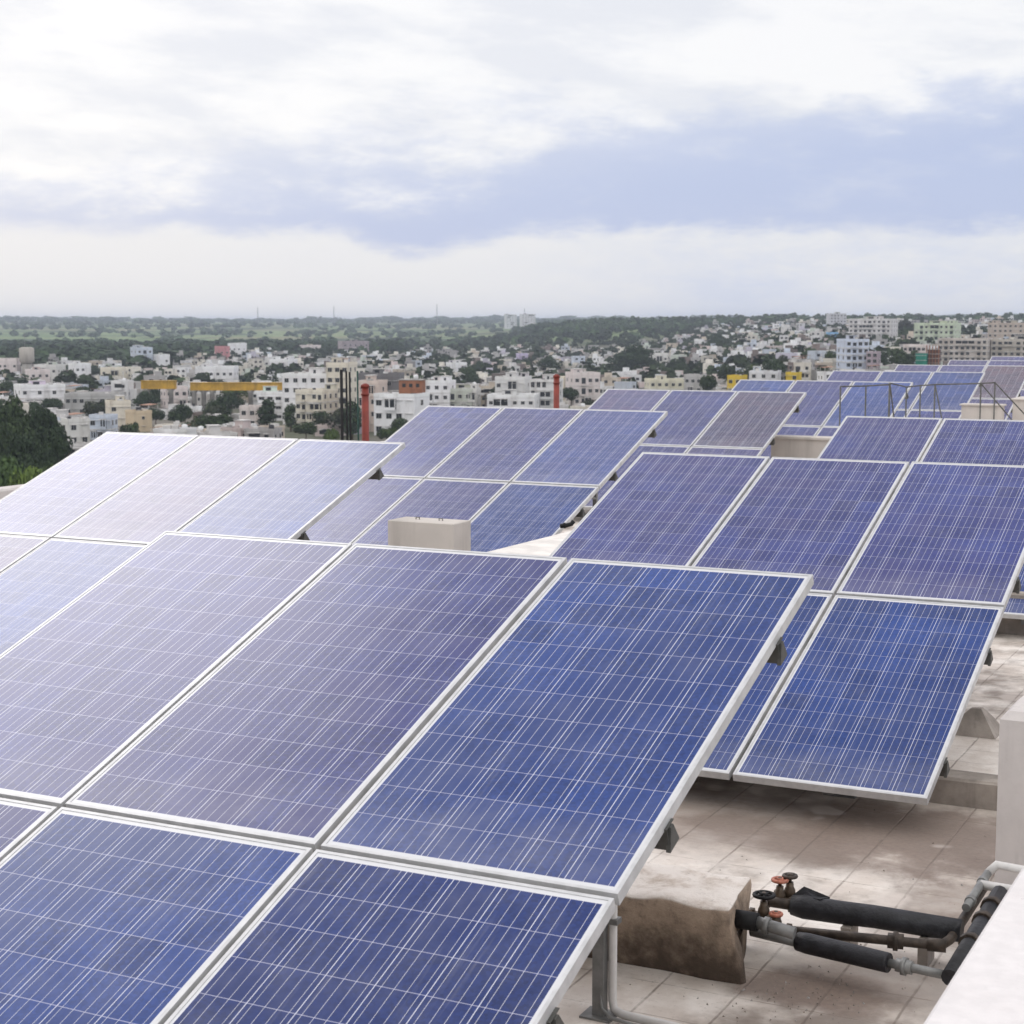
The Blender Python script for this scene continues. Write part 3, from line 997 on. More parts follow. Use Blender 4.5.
# pipes running along the parapet
for k, (p0, p1, rr_, m_, lab) in enumerate((
        (L(988, 873, .24), L(966, 908, .21), .017, M_GALV, 'pale pipe running beside the white parapet past the pillar'),
        (L(1000, 893, .22), L(950, 978, .14), .033, M_BLACKFOAM, 'black wrapped pipe lying against the white parapet'))):
    t_ = empty('riser_pipe', R(ORG.x, ORG.y, 0), RA)
    tag(t_, lab, 'pipe')
    MB().tube([p0, p1], rr_, seg=12).build('pipe', m_, t_)
    dv = (p1 - p0).normalized()
    for f_ in ((.25, .8) if k == 0 else (.18, .36, .62)):
        q = p0 + (p1 - p0) * f_
        MB().tube([q - dv * .015, q + dv * .015], rr_ * 1.3, seg=10).build('coupling', M_GALV if k == 0 else M_RUSTPIPE, t_)
    if k == 0:
        MB().tube([p0, p0 + Vector((.03, .03, .03)), p0 + Vector((.35, -.02, .03))], .019, seg=10).build('elbow', M_PVC, t_)
        MB().tube([p0 + dv * .13, p0 + dv * .13 + Vector((.30, -.02, .0))], .019, seg=10).build('branch', M_PVC, t_)


def valve(px, py, zc, wheel_r, wheel_z, wheel_mat, label, tiltx=0.0):
    """gate valve: body, bonnet, stem and a spoked hand wheel"""
    u, n = on_roof(px, py, wheel_z)
    root = empty('gate_valve', R(u, n, 0), RA)
    tag(root, label, 'valve', 'valves at the end of the concrete block')
    mb = MB()
    mb.tube([(-.06, 0, zc), (.06, 0, zc)], .024, seg=12)
    mb.tube([(-.062, 0, zc), (-.042, 0, zc)], .034, seg=6)
    mb.tube([(.042, 0, zc), (.062, 0, zc)], .034, seg=6)
    mb.tube([(0, 0, zc), (0, 0, zc + .035), (0, 0, zc + .05), (0, 0, zc + .07)], [.026, .024, .017, .015], seg=12)
    mb.build('body', M_BRASS, root)
    MB().tube([(0, 0, zc + .06), (0, 0, wheel_z + .012)], .008, seg=8).build('stem', M_BRASS, root)
    mb = MB()
    mb.torus((0, 0, wheel_z), wheel_r, .0075)
    mb.tube([(0, 0, wheel_z - .010), (0, 0, wheel_z + .010)], .014, seg=10)
    for a in range(5):
        mb.tube([(0, 0, wheel_z), (wheel_r * cos(a * 2 * pi / 5), wheel_r * sin(a * 2 * pi / 5), wheel_z)], .005, seg=6)
    mb.build('hand_wheel', wheel_mat, root)


valve(780, 880, .13, .030, .225, M_REDWHEEL, 'upper valve with a faded red hand wheel above the torn pipe end')
valve(790, 876, .14, .026, .235, M_RUSTPIPE, 'valve with a small dark hand wheel just behind the upper red one')
valve(764, 895, .12, .040, .215, M_BLACKROD, 'valve with the largest hand wheel, black and spoked, at the block corner')
valve(776, 914, .10, .022, .165, M_REDWHEEL, 'lower valve with a small faded red hand wheel')
# black stub out of the block end
st0 = L(744, 920, .235)
t_ = empty('pipe_stub', R(ORG.x, ORG.y, 0), RA)
tag(t_, 'short black stub and grey joint sticking out of the end of the concrete block', 'pipe')
MB().tube([st0 - Vector((.045, 0, 0)), st0 + Vector((.055, 0, 0))], .036, seg=12).build('stub', M_BLACKROD, t_)
MB().tube([st0 + Vector((.05, 0, 0)), st0 + Vector((.20, .0, -.02))], .024, seg=12).build('joint', M_GALV, t_)
MB().tube([st0 + Vector((.08, 0, -.005)), st0 + Vector((.10, 0, -.007))], .034, seg=8).build('collar', M_GALV, t_)

# grit and broken plaster on the floor round the valves
mb = MB()
rr = random.Random(21)
for i in range(260):
    if i < 170:
        u, n = rr.gauss(3.05, .20), rr.gauss(-.18, .16)
    else:
        u, n = rr.uniform(2.2, 3.9), rr.uniform(-1.2, 2.4)
    if u < 2.9 and -.2 < n < .4:
        continue
    a_ = rr.uniform(.002, .007) * (1.6 if rr.random() < .1 else 1)
    x, y = u - 3.05, n + .2
    q = [(x + a_ * rr.uniform(-1.2, 1.2), y + a_ * rr.uniform(-1.2, 1.2), .0005) for _ in range(3)] + [(x, y, a_ * rr.uniform(.8, 1.4))]
    mb.add(q, [(0, 1, 3), (1, 2, 3), (2, 0, 3)], rr.choice((0, 0, 1)))
o = mb.build('grit', [M_CONC, M_CITYROOF], None, R(3.05, -.2, 0), (0, 0, RA))
tag(o, 'fine grit and plaster crumbs on the floor by the valves', 'grit', kind='stuff')

# white conduit at the post of the nearest array
t_ = empty('cable_conduit', R(2.478, -0.69, 0), RA)
tag(t_, 'bent white cable conduit rising from the floor beside a steel post', 'conduit')
MB().tube([(0.02, 0.03, 1.18), (0.02, 0.03, .06), (.03, .025, .028), (.07, .01, .022), (.62, -.03, .022)], .016, seg=10).build('conduit', M_PVC, t_)
MB().tube([(-.015, 0.0, .9), (-.015, 0.0, .10), (-.005, -.01, .04), (.04, -.03, .02), (.20, -.05, .012)], .007, seg=8).build('cable', M_GALV, t_)
for z_ in (.35, .75):
    MB().box(-.03, .045, .008, .052, z_, z_ + .02).build('clip', M_GALV, t_)

# red riser pipes in the aisles
for (px, yt, Y, lab) in ((365, 385, 20.0, 'red pipe with a flanged cap standing beside the black bars'),
                         (556.5, 375.5, 24.7, 'red pipe with a flanged cap standing in front of the columned white building')):
    r = ray(px, yt)
    k = Y / r[1]
    X, ztop = r[0] * k, CAMZ + r[2] * k
    t_ = empty('hydrant_riser', (X, Y, 0), RA)
    tag(t_, lab, 'riser pipe', 'red riser pipes in the aisles between arrays')
    MB().tube([(0, 0, 0), (0, 0, ztop - .02)], .044, seg=14).build('pipe', M_REDPIPE, t_)
    MB().tube([(0, 0, ztop - .12), (0, 0, ztop - .10)], .051, seg=14).build('flange', M_REDPIPE, t_)
    MB().tube([(0, 0, ztop - .03), (0, 0, ztop + .0), (0, 0, ztop + .02)], [.052, .050, .02], seg=14).build('cap', M_REDPIPE, t_)
    MB().tube([(0, 0, 0.0), (0, 0, .02)], .085, seg=14).build('base_plate', M_REDPIPE, t_)
for (px, yt, Y, rr_, m_, lab) in ((341.2, 369.5, 19.6, .018, M_BLACKROD, 'thickest and leftmost of the black steel bars beside the red pipe'),
                                  (346.2, 371, 19.7, .0115, M_BLACKROD, 'black steel bar in the middle of the three beside the red pipe'),
                                  (349.6, 372, 19.65, .0115, M_BLACKROD, 'black steel bar closest to the green bar'),
                                  (357.4, 371, 19.9, .010, M_GREENROD, 'thin dark green bar between the black bars and the red pipe')):
    r = ray(px, yt)
    k = Y / r[1]
    mb = MB()
    zt_ = CAMZ + r[2] * k
    mb.tube([(0, 0, 0), (0.004, 0, zt_ * .5), (0, 0.003, zt_)], rr_, seg=8)
    o = mb.build('steel_bar', m_, None, (r[0] * k, Y, 0))
    tag(o, lab, 'steel bar', 'steel bars standing by the red pipe')

# thin steel railing round the stair hatch
t_ = empty('steel_railing', R(0.1, 13.1, 0), RA)
tag(t_, 'thin dark steel railing with slanted stays standing between the arrays', 'railing')
RP = []
def rail_pt(px, py, Y):
    r = ray(px, py)
    k = Y / r[1]
    X, z_ = r[0] * k, CAMZ + r[2] * k
    ddx, ddy = X - A0[0], Y - A0[1]
    return Vector((ddx * UX + ddy * UY - 0.1, ddx * NX + ddy * NY - 13.1, z_))
front = [(840.5, 386.5), (866, 386), (890, 384.5)]
back = [(889.5, 383), (906.5, 387), (920.5, 385.5), (935, 384.5), (981, 383.5), (995, 382.5)]
Yf, Yb = 21.3, 22.6
def flat(p, z_):
    return Vector((p.x, p.y, z_))
zt1 = rail_pt(840.5, 386.5, Yf).z
f_pts = [rail_pt(px, py, Yf) for px, py in front]
b_pts = [rail_pt(px, py, Yb) for px, py in back]
for p in f_pts:
    MB().tube([flat(p, 0), p], .010, seg=7).build('upright', M_DKSTEEL, t_)
for p in b_pts:
    MB().tube([flat(p, 0), p], .0105, seg=7).build('upright', M_DKSTEEL, t_)
MB().tube(f_pts, .009, seg=7).build('top_rail', M_DKSTEEL, t_)
MB().tube(b_pts, .009, seg=7).build('top_rail', M_DKSTEEL, t_)
MB().tube([f_pts[2], b_pts[0]], .012, seg=7).build('top_rail', M_DKSTEEL, t_)
for (a_, b_) in ((f_pts[2], (894, 418)), (b_pts[3], (942, 420)), (b_pts[5], (1030, 420)), (b_pts[4], (1012, 420))):
    e = rail_pt(b_[0], b_[1], Yb)
    dirv = e - a_
    kz = a_.z / max(1e-3, (a_.z - e.z))
    MB().tube([a_, a_ + dirv * kz], .009, seg=7).build('stay', M_DKSTEEL, t_)

# ================================================================== the town below
LM = []      # picture boxes of hand-placed things, so that the filling keeps clear of them


def mpp(X, Y, Zz):
    return (Y * cos(PITCH) - (Zz - CAMZ) * sin(PITCH)) / FPX


def block(label, px0, px1, yt, yb, floors, bays, colour, yaw=0.25, side=0.22, sb=2, opts=(), name='apartment_building', cat='building', win=(1.5, 1.45), group=None, H=None):
    pm = (px0 + px1) / 2
    X, Y, Zg = on_ground(pm, yb)
    s = mpp(X, Y, Zg)
    Wt = (px1 - px0) * s
    H = H or (yb - yt) * s
    ay = abs(yaw)
    W = (1 - side) * Wt / cos(ay)
    Dp = min(26, max(6, side * Wt / max(0.08, sin(ay))))
    # the nearest corner stands on the sight line
    rz = -atan2(X, Y) + yaw
    cx_, cy_ = X + (Dp / 2) * sin(atan2(X, Y)), Y + (Dp / 2) * cos(atan2(X, Y))
    Zg = float(terrain(cx_, cy_)) - 0.3
    root = empty(name, (cx_, cy_, Zg), rz)
    tag(root, label, cat, group)
    LM.append((px0, px1, yt, yb, sqrt(X * X + Y * Y), cx_, cy_, max(W, Dp) * .6))
    rr = random.Random(int(px0 * 7 + yb))
    fh = H / (floors + 0.28)
    wall = MB()
    wall.box(-W / 2, W / 2, -Dp / 2, Dp / 2, 0, floors * fh)
    wc = []
    ww, wh = win
    ww = min(ww, W / bays * 0.62)
    for fl_ in range(floors):
        z0 = fl_ * fh
        if 'bands' in opts and fl_:
            e = 0.18
            wall.box(-W / 2 - e, W / 2 + e, -Dp / 2 - e, Dp / 2 + e, z0 - 0.12, z0 + 0.14, 1)
        for b_ in range(bays):
            x = -W / 2 + W * (b_ + .5) / bays
            zz = z0 + fh * 0.36
            if 'bal' in opts and b_ % 3 == 1:
                continue
            wc.append((x, -Dp / 2, zz, 0))
            wall.box(x - ww * .7, x + ww * .7, -Dp / 2 - 0.45, -Dp / 2, zz + wh + .06, zz + wh + .16, 1)
        sgn = -1 if yaw > 0 else 1
        for b_ in range(sb):
            y = -Dp / 2 + Dp * (b_ + .5) / max(1, sb)
            wc.append((sgn * W / 2, y, z0 + fh * 0.36, sgn))
            zz = z0 + fh * .36
            x0_, x1_ = (W / 2, W / 2 + .4) if sgn > 0 else (-W / 2 - .4, -W / 2)
            wall.box(x0_, x1_, y - .8, y + .8, zz + wh + .06, zz + wh + .16, 1)
    # verandas: recess shade painted as a flat dark panel behind a low wall
    for fl_ in range(floors):
        if rr.random() < .42 and W > 7:
            xa = rr.uniform(-W / 2 + .4, W * .12)
            xb = min(W / 2 - .4, xa + W * rr.uniform(.22, .42))
            wc = [q for q in wc if not (q[3] == 0 and q[2] // fh == fl_ and xa - ww * .7 < q[0] < xb + ww * .7)]
            vm_ = MB()
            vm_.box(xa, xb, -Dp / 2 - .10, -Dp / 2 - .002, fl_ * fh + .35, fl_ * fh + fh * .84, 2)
            vm_.box(xa - .1, xb + .1, -Dp / 2 - 1.15, -Dp / 2 - 1.0, fl_ * fh, fl_ * fh + 1.0, 0)
            vm_.box(xa - .2, xb + .2, -Dp / 2 - 1.25, -Dp / 2 - .46, fl_ * fh + fh * .86, fl_ * fh + fh * .92, 1)
            n_ = max(2, int((xb - xa) / 2.6))
            for i in range(n_ + 1):
                xx = xa + (xb - xa) * i / n_
                vm_.box(xx - .12, xx + .12, -Dp / 2 - 1.14, -Dp / 2 - .9, fl_ * fh + 1.0, fl_ * fh + fh * .86, 0)
            vm_.build('veranda', [M_CITY, M_CITYTRIM, M_PANE_SHADE], root, color=colour)
    wall.build('wall', [M_CITY, M_CITYTRIM], root, color=colour)
    # parapet round the flat roof
    zr = floors * fh
    ph = fh * .28
    pr = MB()
    pr.box(-W / 2 - .08, W / 2 + .08, -Dp / 2 - .08, -Dp / 2 + .14, zr, zr + ph)
    pr.box(-W / 2 - .08, W / 2 + .08, Dp / 2 - .14, Dp / 2 + .08, zr, zr + ph)
    pr.box(-W / 2 - .08, -W / 2 + .14, -Dp / 2 + .14, Dp / 2 - .14, zr, zr + ph)
    pr.box(W / 2 - .14, W / 2 + .08, -Dp / 2 + .14, Dp / 2 - .14, zr, zr + ph)
    pr.build('roof_parapet', M_CITY, root, color=tuple(min(.85, c * 1.08) for c in colour))
    rm = MB().box(-W / 2 + .14, W / 2 - .14, -Dp / 2 + .14, Dp / 2 - .14, zr, zr + .06)
    for i in range(rr.randrange(2, 5)):
        x, y, a_ = rr.uniform(-W * .42, W * .42), rr.uniform(-Dp * .38, -Dp * .14), rr.uniform(.3, .9)
        rm.box(x - a_, x + a_, y - a_ * .6, y + a_ * .6, zr + .055 + i * .003, zr + rr.uniform(.9, 2.0), rr.choice((0, 1, 1, 2)))
    rm.build('roof', [M_CITYROOF, M_CITYTRIM, M_TANKB], root)
    if W > 8 and rr.random() < .6:
        uw = W * rr.uniform(.25, .45)
        ux_ = rr.uniform(-W / 2 + uw / 2 + .3, W / 2 - uw / 2 - .3)
        um = MB()
        um.box(ux_ - uw / 2, ux_ + uw / 2, Dp * .31, Dp * .47, zr + .07, zr + 2.5)
        um.box(ux_ - uw / 2 - .25, ux_ + uw / 2 + .25, Dp * .31 - .5, Dp * .48, zr + 2.5, zr + 2.66, 1)
        um.box(ux_ - uw * .3, ux_ + uw * .1, Dp * .31 - .05, Dp * .31, zr + .9, zr + 2.1, 2)
        um.build('upper_room', [M_CITY, M_CITYTRIM, M_PANE_SHADE], root, color=tuple(c * rr.uniform(.85, 1.05) for c in colour))
    if 'stair' in opts:
        sw = min(4.5, W * .35)
        sx = rr.uniform(-W / 2 + sw / 2 + .3, W / 2 - sw / 2 - .3)
        m_ = MB()
        m_.box(sx - sw / 2, sx + sw / 2, -Dp * .1, Dp * .3, zr + .07, zr + 2.7)
        m_.box(sx - sw / 2 - .3, sx + sw / 2 + .3, -Dp * .1 - .3, Dp * .3 + .3, zr + 2.7, zr + 2.88, 1)
        m_.box(sx - .5, sx + .4, -Dp * .1 - .04, -Dp * .1, zr + .08, zr + 2.1, 2)
        m_.build('stair_room', [M_CITY, M_CITYTRIM, M_PANE_SHADE], root, color=colour)
    if 'tank' in opts or 'tankw' in opts:
        tx = rr.uniform(-W * .35, W * .35)
        MB().tube([(tx, Dp * .2, zr + .07), (tx, Dp * .2, zr + 1.35), (tx, Dp * .2, zr + 1.6)], [.75, .75, .35], seg=12).build('water_tank', M_TANKB if 'tank' in opts else M_TANKW, root)
    if wc:
        wm = MB()
        wm.box(-ww / 2, ww / 2, -.05, 0, 0, wh, 0)
        for dx_ in (-ww / 2 - .06, ww / 2):
            wm.box(dx_, dx_ + .06, -.09, 0, -.06, wh + .06, 1)
        wm.box(-.025, .025, -.07, -.051, 0, wh, 1)
        me = wm.mesh('window', [M_PANE_SHADE, M_CITYTRIM])
        for (x, y, z_, sg) in wc:
            if rr.random() < .14:
                continue
            link('window', me, root, (x, y, z_), (0, 0, sg * pi / 2))
    if 'bal' in opts:
        bw = W / bays * .86
        bm = MB()
        bm.box(-bw / 2, bw / 2, -1.2, 0, -.12, 0, 1)
        bm.box(-bw / 2, bw / 2, -1.2, -1.1, 0, .85, 0)
        bm.box(-bw / 2, -bw / 2 + .1, -1.1, 0, 0, .85, 0)
        bm.box(bw / 2 - .1, bw / 2, -1.1, 0, 0, .85, 0)
        bm.box(-bw * .36, bw * .36, -.04, 0, 0.02, fh * .74, 2)  # flat dark panel, the recess shade put into its colour
        me = bm.mesh('balcony', [M_CITY, M_CITYTRIM, M_PANE_SHADE])
        for fl_ in range(floors):
            for b_ in range(bays):
                if b_ % 3 == 1:
                    link('balcony', me, root, (-W / 2 + W * (b_ + .5) / bays, -Dp / 2, fl_ * fh + .1), color=colour)
    return root, W, Dp, fh * floors + ph, s


WHITE = (0.80, 0.79, 0.80); CREAM = (0.70, 0.645, 0.54); PINKW = (0.68, 0.61, 0.59); LBLUE = (0.55, 0.60, 0.68)
GREYW = (0.44, 0.43, 0.42); PINK = (0.52, 0.24, 0.25); GREENW = (0.56, 0.63, 0.48); BUFF = (0.58, 0.47, 0.33); LILAC = (0.50, 0.44, 0.60)
BROWNW = (0.30, 0.23, 0.19); PALE = (0.66, 0.645, 0.62)

# left part
block('white house with a plain long parapet and small windows above the dark trees', 15, 65, 384, 408, 2, 6, WHITE, 0.2, .15, 2, ('bands',), 'town_house', 'house')
block('narrow white house top stepping up behind the long white house', 26, 50, 369, 388, 2, 3, PINKW, 0.2, .2, 1, (), 'town_house', 'house')
block('pinkish low terrace beside the grey stone water tower', -6, 21, 358, 380, 2, 5, PINKW, -0.2, .15, 2, ('tank',), 'town_house', 'house')
block('off-white house with a dark doorway just right of the water tower', 35, 66, 364, 384, 2, 4, PALE, -0.3, .3, 2, (), 'town_house', 'house')
block('white house beside a round dark tree below the forest', 69, 91, 363, 382, 2, 3, WHITE, 0.35, .3, 2, ('stair',), 'town_house', 'house')
block('cream flat-roofed house in front of the forest, left of the blue-grey block', 101, 128, 367, 384, 2, 3, CREAM, -0.3, .25, 2, (), 'town_house', 'house')
block('tall white and blue-grey apartment block standing against the forest', 131, 153, 347, 373, 4, 3, LBLUE, 0.3, .3, 2, ('bands', 'bal', 'stair'))
block('small white house stuck to the side of the blue-grey block', 153, 170, 354, 373, 2, 2, WHITE, 0.3, .25, 1, ('tankw',), 'town_house', 'house')
block('long grey low building with a flat grey roof left of the cream blank wall', 66, 126, 393, 416, 2, 8, GREYW, -0.15, .12, 2, (), 'row_house', 'house')
block('small grey-white house with a blue trim, cut off by the palest array', 90, 118, 414, 440, 2, 3, LBLUE, -0.3, .25, 2, ('bands',), 'town_house', 'house')
block('dirty pale house in the lowest corner beside the big dark trees', 62, 90, 418, 446, 2, 2, PALE, 0.3, .25, 1, (), 'town_house', 'house')
block('cream building with a large blank wall next to a small palm', 126, 152, 410, 432, 2, 1, BUFF, 0.35, .35, 0, (), 'town_house', 'house', win=(.9, 1.0))
block('cream upper house with a brown doorway behind the blank cream wall', 106, 131, 400, 426, 2, 3, CREAM, 0.2, .2, 2, ('stair',), 'town_house', 'house')
block('pale house with a terrace under the broken ochre girder', 161, 188, 386, 408, 2, 3, PINKW, 0.25, .2, 2, ('stair', 'bands'), 'town_house', 'house')
block('long white house with a rounded roof room right above the ochre girder', 196, 239, 366, 388, 2, 6, WHITE, -0.15, .12, 2, ('stair', 'bands'), 'town_house', 'house')
block('dull pink house with white neighbours at the edge of the forest', 215, 230, 346, 364, 2, 2, PINK, 0.3, .3, 1, (), 'town_house', 'house')
block('white house behind the pink one', 228, 247, 343, 360, 2, 3, WHITE, -0.3, .3, 1, ('tank',), 'town_house', 'house')
block('whitish low house with a pinkish roof at the foot of the thin tree', 240, 262, 405, 428, 2, 2, PINKW, -0.3, .25, 1, (), 'town_house', 'house')
block('long white building with a dark strip window behind a thin dark tree', 258, 297, 391, 421, 3, 4, WHITE, -0.2, .15, 1, ('bands',), 'apartment_building', win=(2.2, 1.1))
# centre
block('white upper block with a stair tower behind the cream apartments', 283, 338, 373, 425, 5, 5, WHITE, -0.25, .2, 2, ('stair', 'tank'))
block('cream apartment block with four rows of windows left of the black bars', 296, 339, 389, 431, 4, 5, CREAM, -0.45, .38, 3, ('bands', 'bal'))
block('tall cream narrow block rising behind the black bars', 327, 358, 362, 426, 6, 3, CREAM, -0.3, .3, 2, ('stair',))
block('whitish house with a blue wall below the pink roof', 270, 298, 359, 378, 2, 3, WHITE, -0.3, .35, 2, ('stair',), 'town_house', 'house')
block('pink long house half hidden by dark trees', 299, 321, 345, 358, 2, 4, PINKW, 0.2, .15, 1, (), 'town_house', 'house')
block('mauve-grey unfinished frame house on the far side of the trees', 337, 370, 341, 358, 3, 5, (0.36, 0.31, 0.33), 0.2, .2, 2, ('bands',), 'apartment_building', win=(1.6, 1.5))
block('white building with square black windows between the red pipe and the lavender array', 374, 430, 393, 436, 3, 4, WHITE, -0.42, .28, 1, (), 'apartment_building', win=(1.9, 1.7))
block('dark grey flat concrete building behind the brick roof room', 359, 405, 373, 430, 4, 6, (0.17, 0.165, 0.17), -0.15, .12, 1, ('bands',), 'apartment_building', win=(2.4, 1.6))
block('pale stair block right behind the red pipe', 358, 388, 380, 432, 4, 2, (0.62, 0.52, 0.46), -0.3, .3, 1, ('stair',))
block('white house with a tall blank stair tower right of the brick roof room', 424, 456, 380, 412, 3, 3, WHITE, -0.25, .2, 1, ('stair', 'bands'), 'town_house', 'house')
block('pale green-white house with a corrugated roof room beside dark bushes', 440, 480, 388, 412, 2, 4, (0.52, 0.54, 0.48), -0.2, .2, 2, ('bands', 'bal'), 'town_house', 'house')
block('white two-storey house in front of round dark trees above the lavender array', 446, 467, 362, 382, 2, 3, WHITE, 0.35, .3, 1, ('stair',), 'town_house', 'house')
block('small white house with a pitched top at the left of the columned building', 458, 481, 388, 412, 2, 3, PALE, -0.2, .2, 1, ('stair',), 'town_house', 'house')
block('long white building with a low front wing and a stair tower', 487, 540, 394, 418, 2, 6, WHITE, -0.12, .1, 1, (), 'apartment_building', win=(1.4, 1.2))
block('white stepped block set back over the low front wing', 495, 532, 376, 414, 3, 4, (0.66, 0.65, 0.64), -0.2, .2, 1, ('stair', 'bands'), 'apartment_building')
block('white building with tall dark slot windows behind the second red pipe', 530, 563, 379, 416, 4, 5, (0.64, 0.63, 0.62), -0.2, .15, 1, ('stair',), 'apartment_building', win=(1.5, 2.1))
block('white block with a stepped roof right of the second red pipe', 565, 600, 372, 406, 3, 4, PINKW, 0.25, .25, 2, ('stair', 'bands', 'bal'))
block('broad cream house beside the white stepped one', 560, 580, 376, 404, 2, 2, CREAM, 0.2, .2, 1, (), 'town_house', 'house')
block('lilac-painted house among dark trees', 516, 528, 353, 368, 2, 2, LILAC, 0.3, .3, 1, (), 'town_house', 'house')
block('long cream low house just above the top row of the arrays', 644, 690, 379, 396, 2, 6, (0.66, 0.63, 0.50), 0.15, .12, 2, ('stair', 'bands'), 'row_house', 'house')
block('grey-white house right of the long cream one', 684, 706, 374, 394, 2, 3, GREYW, -0.2, .2, 1, ('tank',), 'town_house', 'house')
block('white gabled house right of the biggest dark tree', 648, 668, 353, 370, 2, 3, PALE, 0.2, .2, 1, (), 'town_house', 'house')
# right
block('white block between two yellow end walls, behind the arrays', 749, 781, 371, 388, 2, 3, (0.70, 0.70, 0.74), -0.1, .1, 0, (), 'town_house', 'house')
block('bright yellow house left of the white block', 727, 747, 375, 395, 2, 2, (0.64, 0.46, 0.05), -0.3, .3, 0, (), 'town_house', 'house')
block('smaller yellow house right of the white block', 786, 801, 372, 390, 2, 2, (0.64, 0.46, 0.05), -0.3, .25, 0, (), 'town_house', 'house')
block('pale blue apartment block with stacked white balconies', 836, 868, 339, 376, 5, 4, (0.58, 0.63, 0.74), 0.3, .3, 2, ('bands', 'bal', 'tank'))
block('white apartment block with many small balconies standing on the skyline', 848, 898, 319, 347, 6, 9, (0.66, 0.64, 0.64), -0.22, .18, 3, ('bands', 'bal', 'stair', 'tank'))
block('pale green apartment block with a raised centre on the skyline', 914, 960, 323, 352, 5, 8, GREENW, -0.2, .16, 2, ('bands', 'bal', 'stair'))
block('long white low building left of the brown scaffolded tower', 903, 928, 344, 366, 3, 5, PINKW, -0.15, .12, 1, ('bands',))
block('long beige tenement block with a ragged roofline behind the last arrays', 938, 991, 338, 368, 5, 9, (0.52, 0.47, 0.43), -0.15, .1, 2, ('bands', 'bal', 'tank'))
block('shorter beige tenement block at the edge of the frame', 991, 1030, 339, 368, 5, 6, (0.47, 0.43, 0.38), -0.15, .1, 2, ('bands', 'bal', 'tank'))
block('tan stepped apartment block above the beige tenements', 988, 1034, 323, 348, 5, 8, (0.50, 0.42, 0.36), -0.2, .15, 2, ('bands', 'stair', 'tank'))
block('mauve tower with a white stair slab right of the pale blue block', 866, 880, 351, 376, 4, 2, (0.40, 0.33, 0.37), -0.2, .2, 1, ())
block('sky-blue house on the wooded hill', 826, 838, 332, 344, 2, 2, (0.22, 0.42, 0.66), 0.2, .2, 1, (), 'town_house', 'house')
# far hazy towers
block('hazy white tower block on the horizon, left one of the pair', 504, 517, 314.5, 329, 8, 4, (0.62, 0.62, 0.64), 0.2, .2, 2, ())
block('hazy white tower block on the horizon, right one of the pair', 519, 536, 314, 329, 8, 5, (0.62, 0.62, 0.64), 0.2, .2, 2, ())
block('pale cluster block rising beyond the woods left of the white skyline block', 826, 846, 313.5, 332, 6, 5, (0.55, 0.55, 0.58), 0.2, .2, 2, ())

# brick room standing on the dark building, teal netting, brown scaffold tower
def plain(label, name, cat, px0, px1, yt, yb, m_, yaw=-.2, color=None, extra=None, lift=0.0):
    X, Y, Zg = on_ground((px0 + px1) / 2, yb)
    s = mpp(X, Y, Zg)
    W, H = (px1 - px0) * s, (yb - yt) * s
    root = empty(name, (X, Y, Zg - .2), -atan2(X, Y) + yaw)
    tag(root, label, cat)
    LM.append((px0, px1, yt, yb, sqrt(X * X + Y * Y), X, Y, W * .6))
    return root, W, H, s


root, W, H, s = plain('orange brick rooms with a pale tank stacked behind the square-windowed white building', 'brick_house', 'house', 399, 422, 379, 434, M_BRICK)
mb = MB(); mb.box(-W / 2, W / 2, 0, 7, 0, H - .3); mb.build('wall', M_BRICK, root)
mb = MB(); mb.box(-W / 2 - .2, W / 2 + .2, -.2, 7.2, H - .3, H); mb.build('roof', M_CITYROOF, root)
MB().tube([(W * .2, 2, H), (W * .2, 2, H + 1.2), (W * .2, 2, H + 1.5)], [.8, .8, .4], seg=12).build('water_tank', M_TANKW, root)
for i in range(3):
    MB().box(-W * .35 + i * W * .3, -W * .2 + i * W * .3, -.05, 0, H - 2.6, H - 1.4).build('window', M_PANE_SHADE, root)
root, W, H, s = plain('building wrapped in teal netting below the white low building', 'netted_building', 'building', 915, 926, 353, 372, M_TEAL)
mb = MB(); mb.box(-W / 2, W / 2, 0, 8, 0, H); mb.build('wall', M_TEAL, root)
mb = MB(); mb.box(-W / 2 - .1, W / 2 + .1, -.15, 8.1, H, H + .25); mb.build('roof', M_CITYROOF, root)
for k in range(4):
    MB().box(-W / 2 - .1, W / 2 + .1, -.12, -.001, H * (k + .5) / 4, H * (k + .5) / 4 + .18).build('scaffold_board', M_CITYTRIM, root)
root, W, H, s = plain('dark red-brown unfinished tower next to the teal netting', 'unfinished_tower', 'building', 926, 938, 345, 372, M_BRICK)
for k in range(6):
    MB().box(-W / 2, W / 2, 0, 8, H * k / 6, H * k / 6 + .3).build('floor_slab', M_CITYROOF, root)
    if k < 5:
        MB().box(-W / 2 + .4, W / 2 - .4, .8, 7.4, H * k / 6 + .3, H * (k + 1) / 6).build('wall', mat('dark_brick_%d' % k, (0.12, 0.05, 0.04)), root)
for k in range(5):
    x = -W / 2 + W * k / 4
    MB().box(x - .2, x + .2, 0, .4, .3, H - .01).build('column', M_BRICK, root)

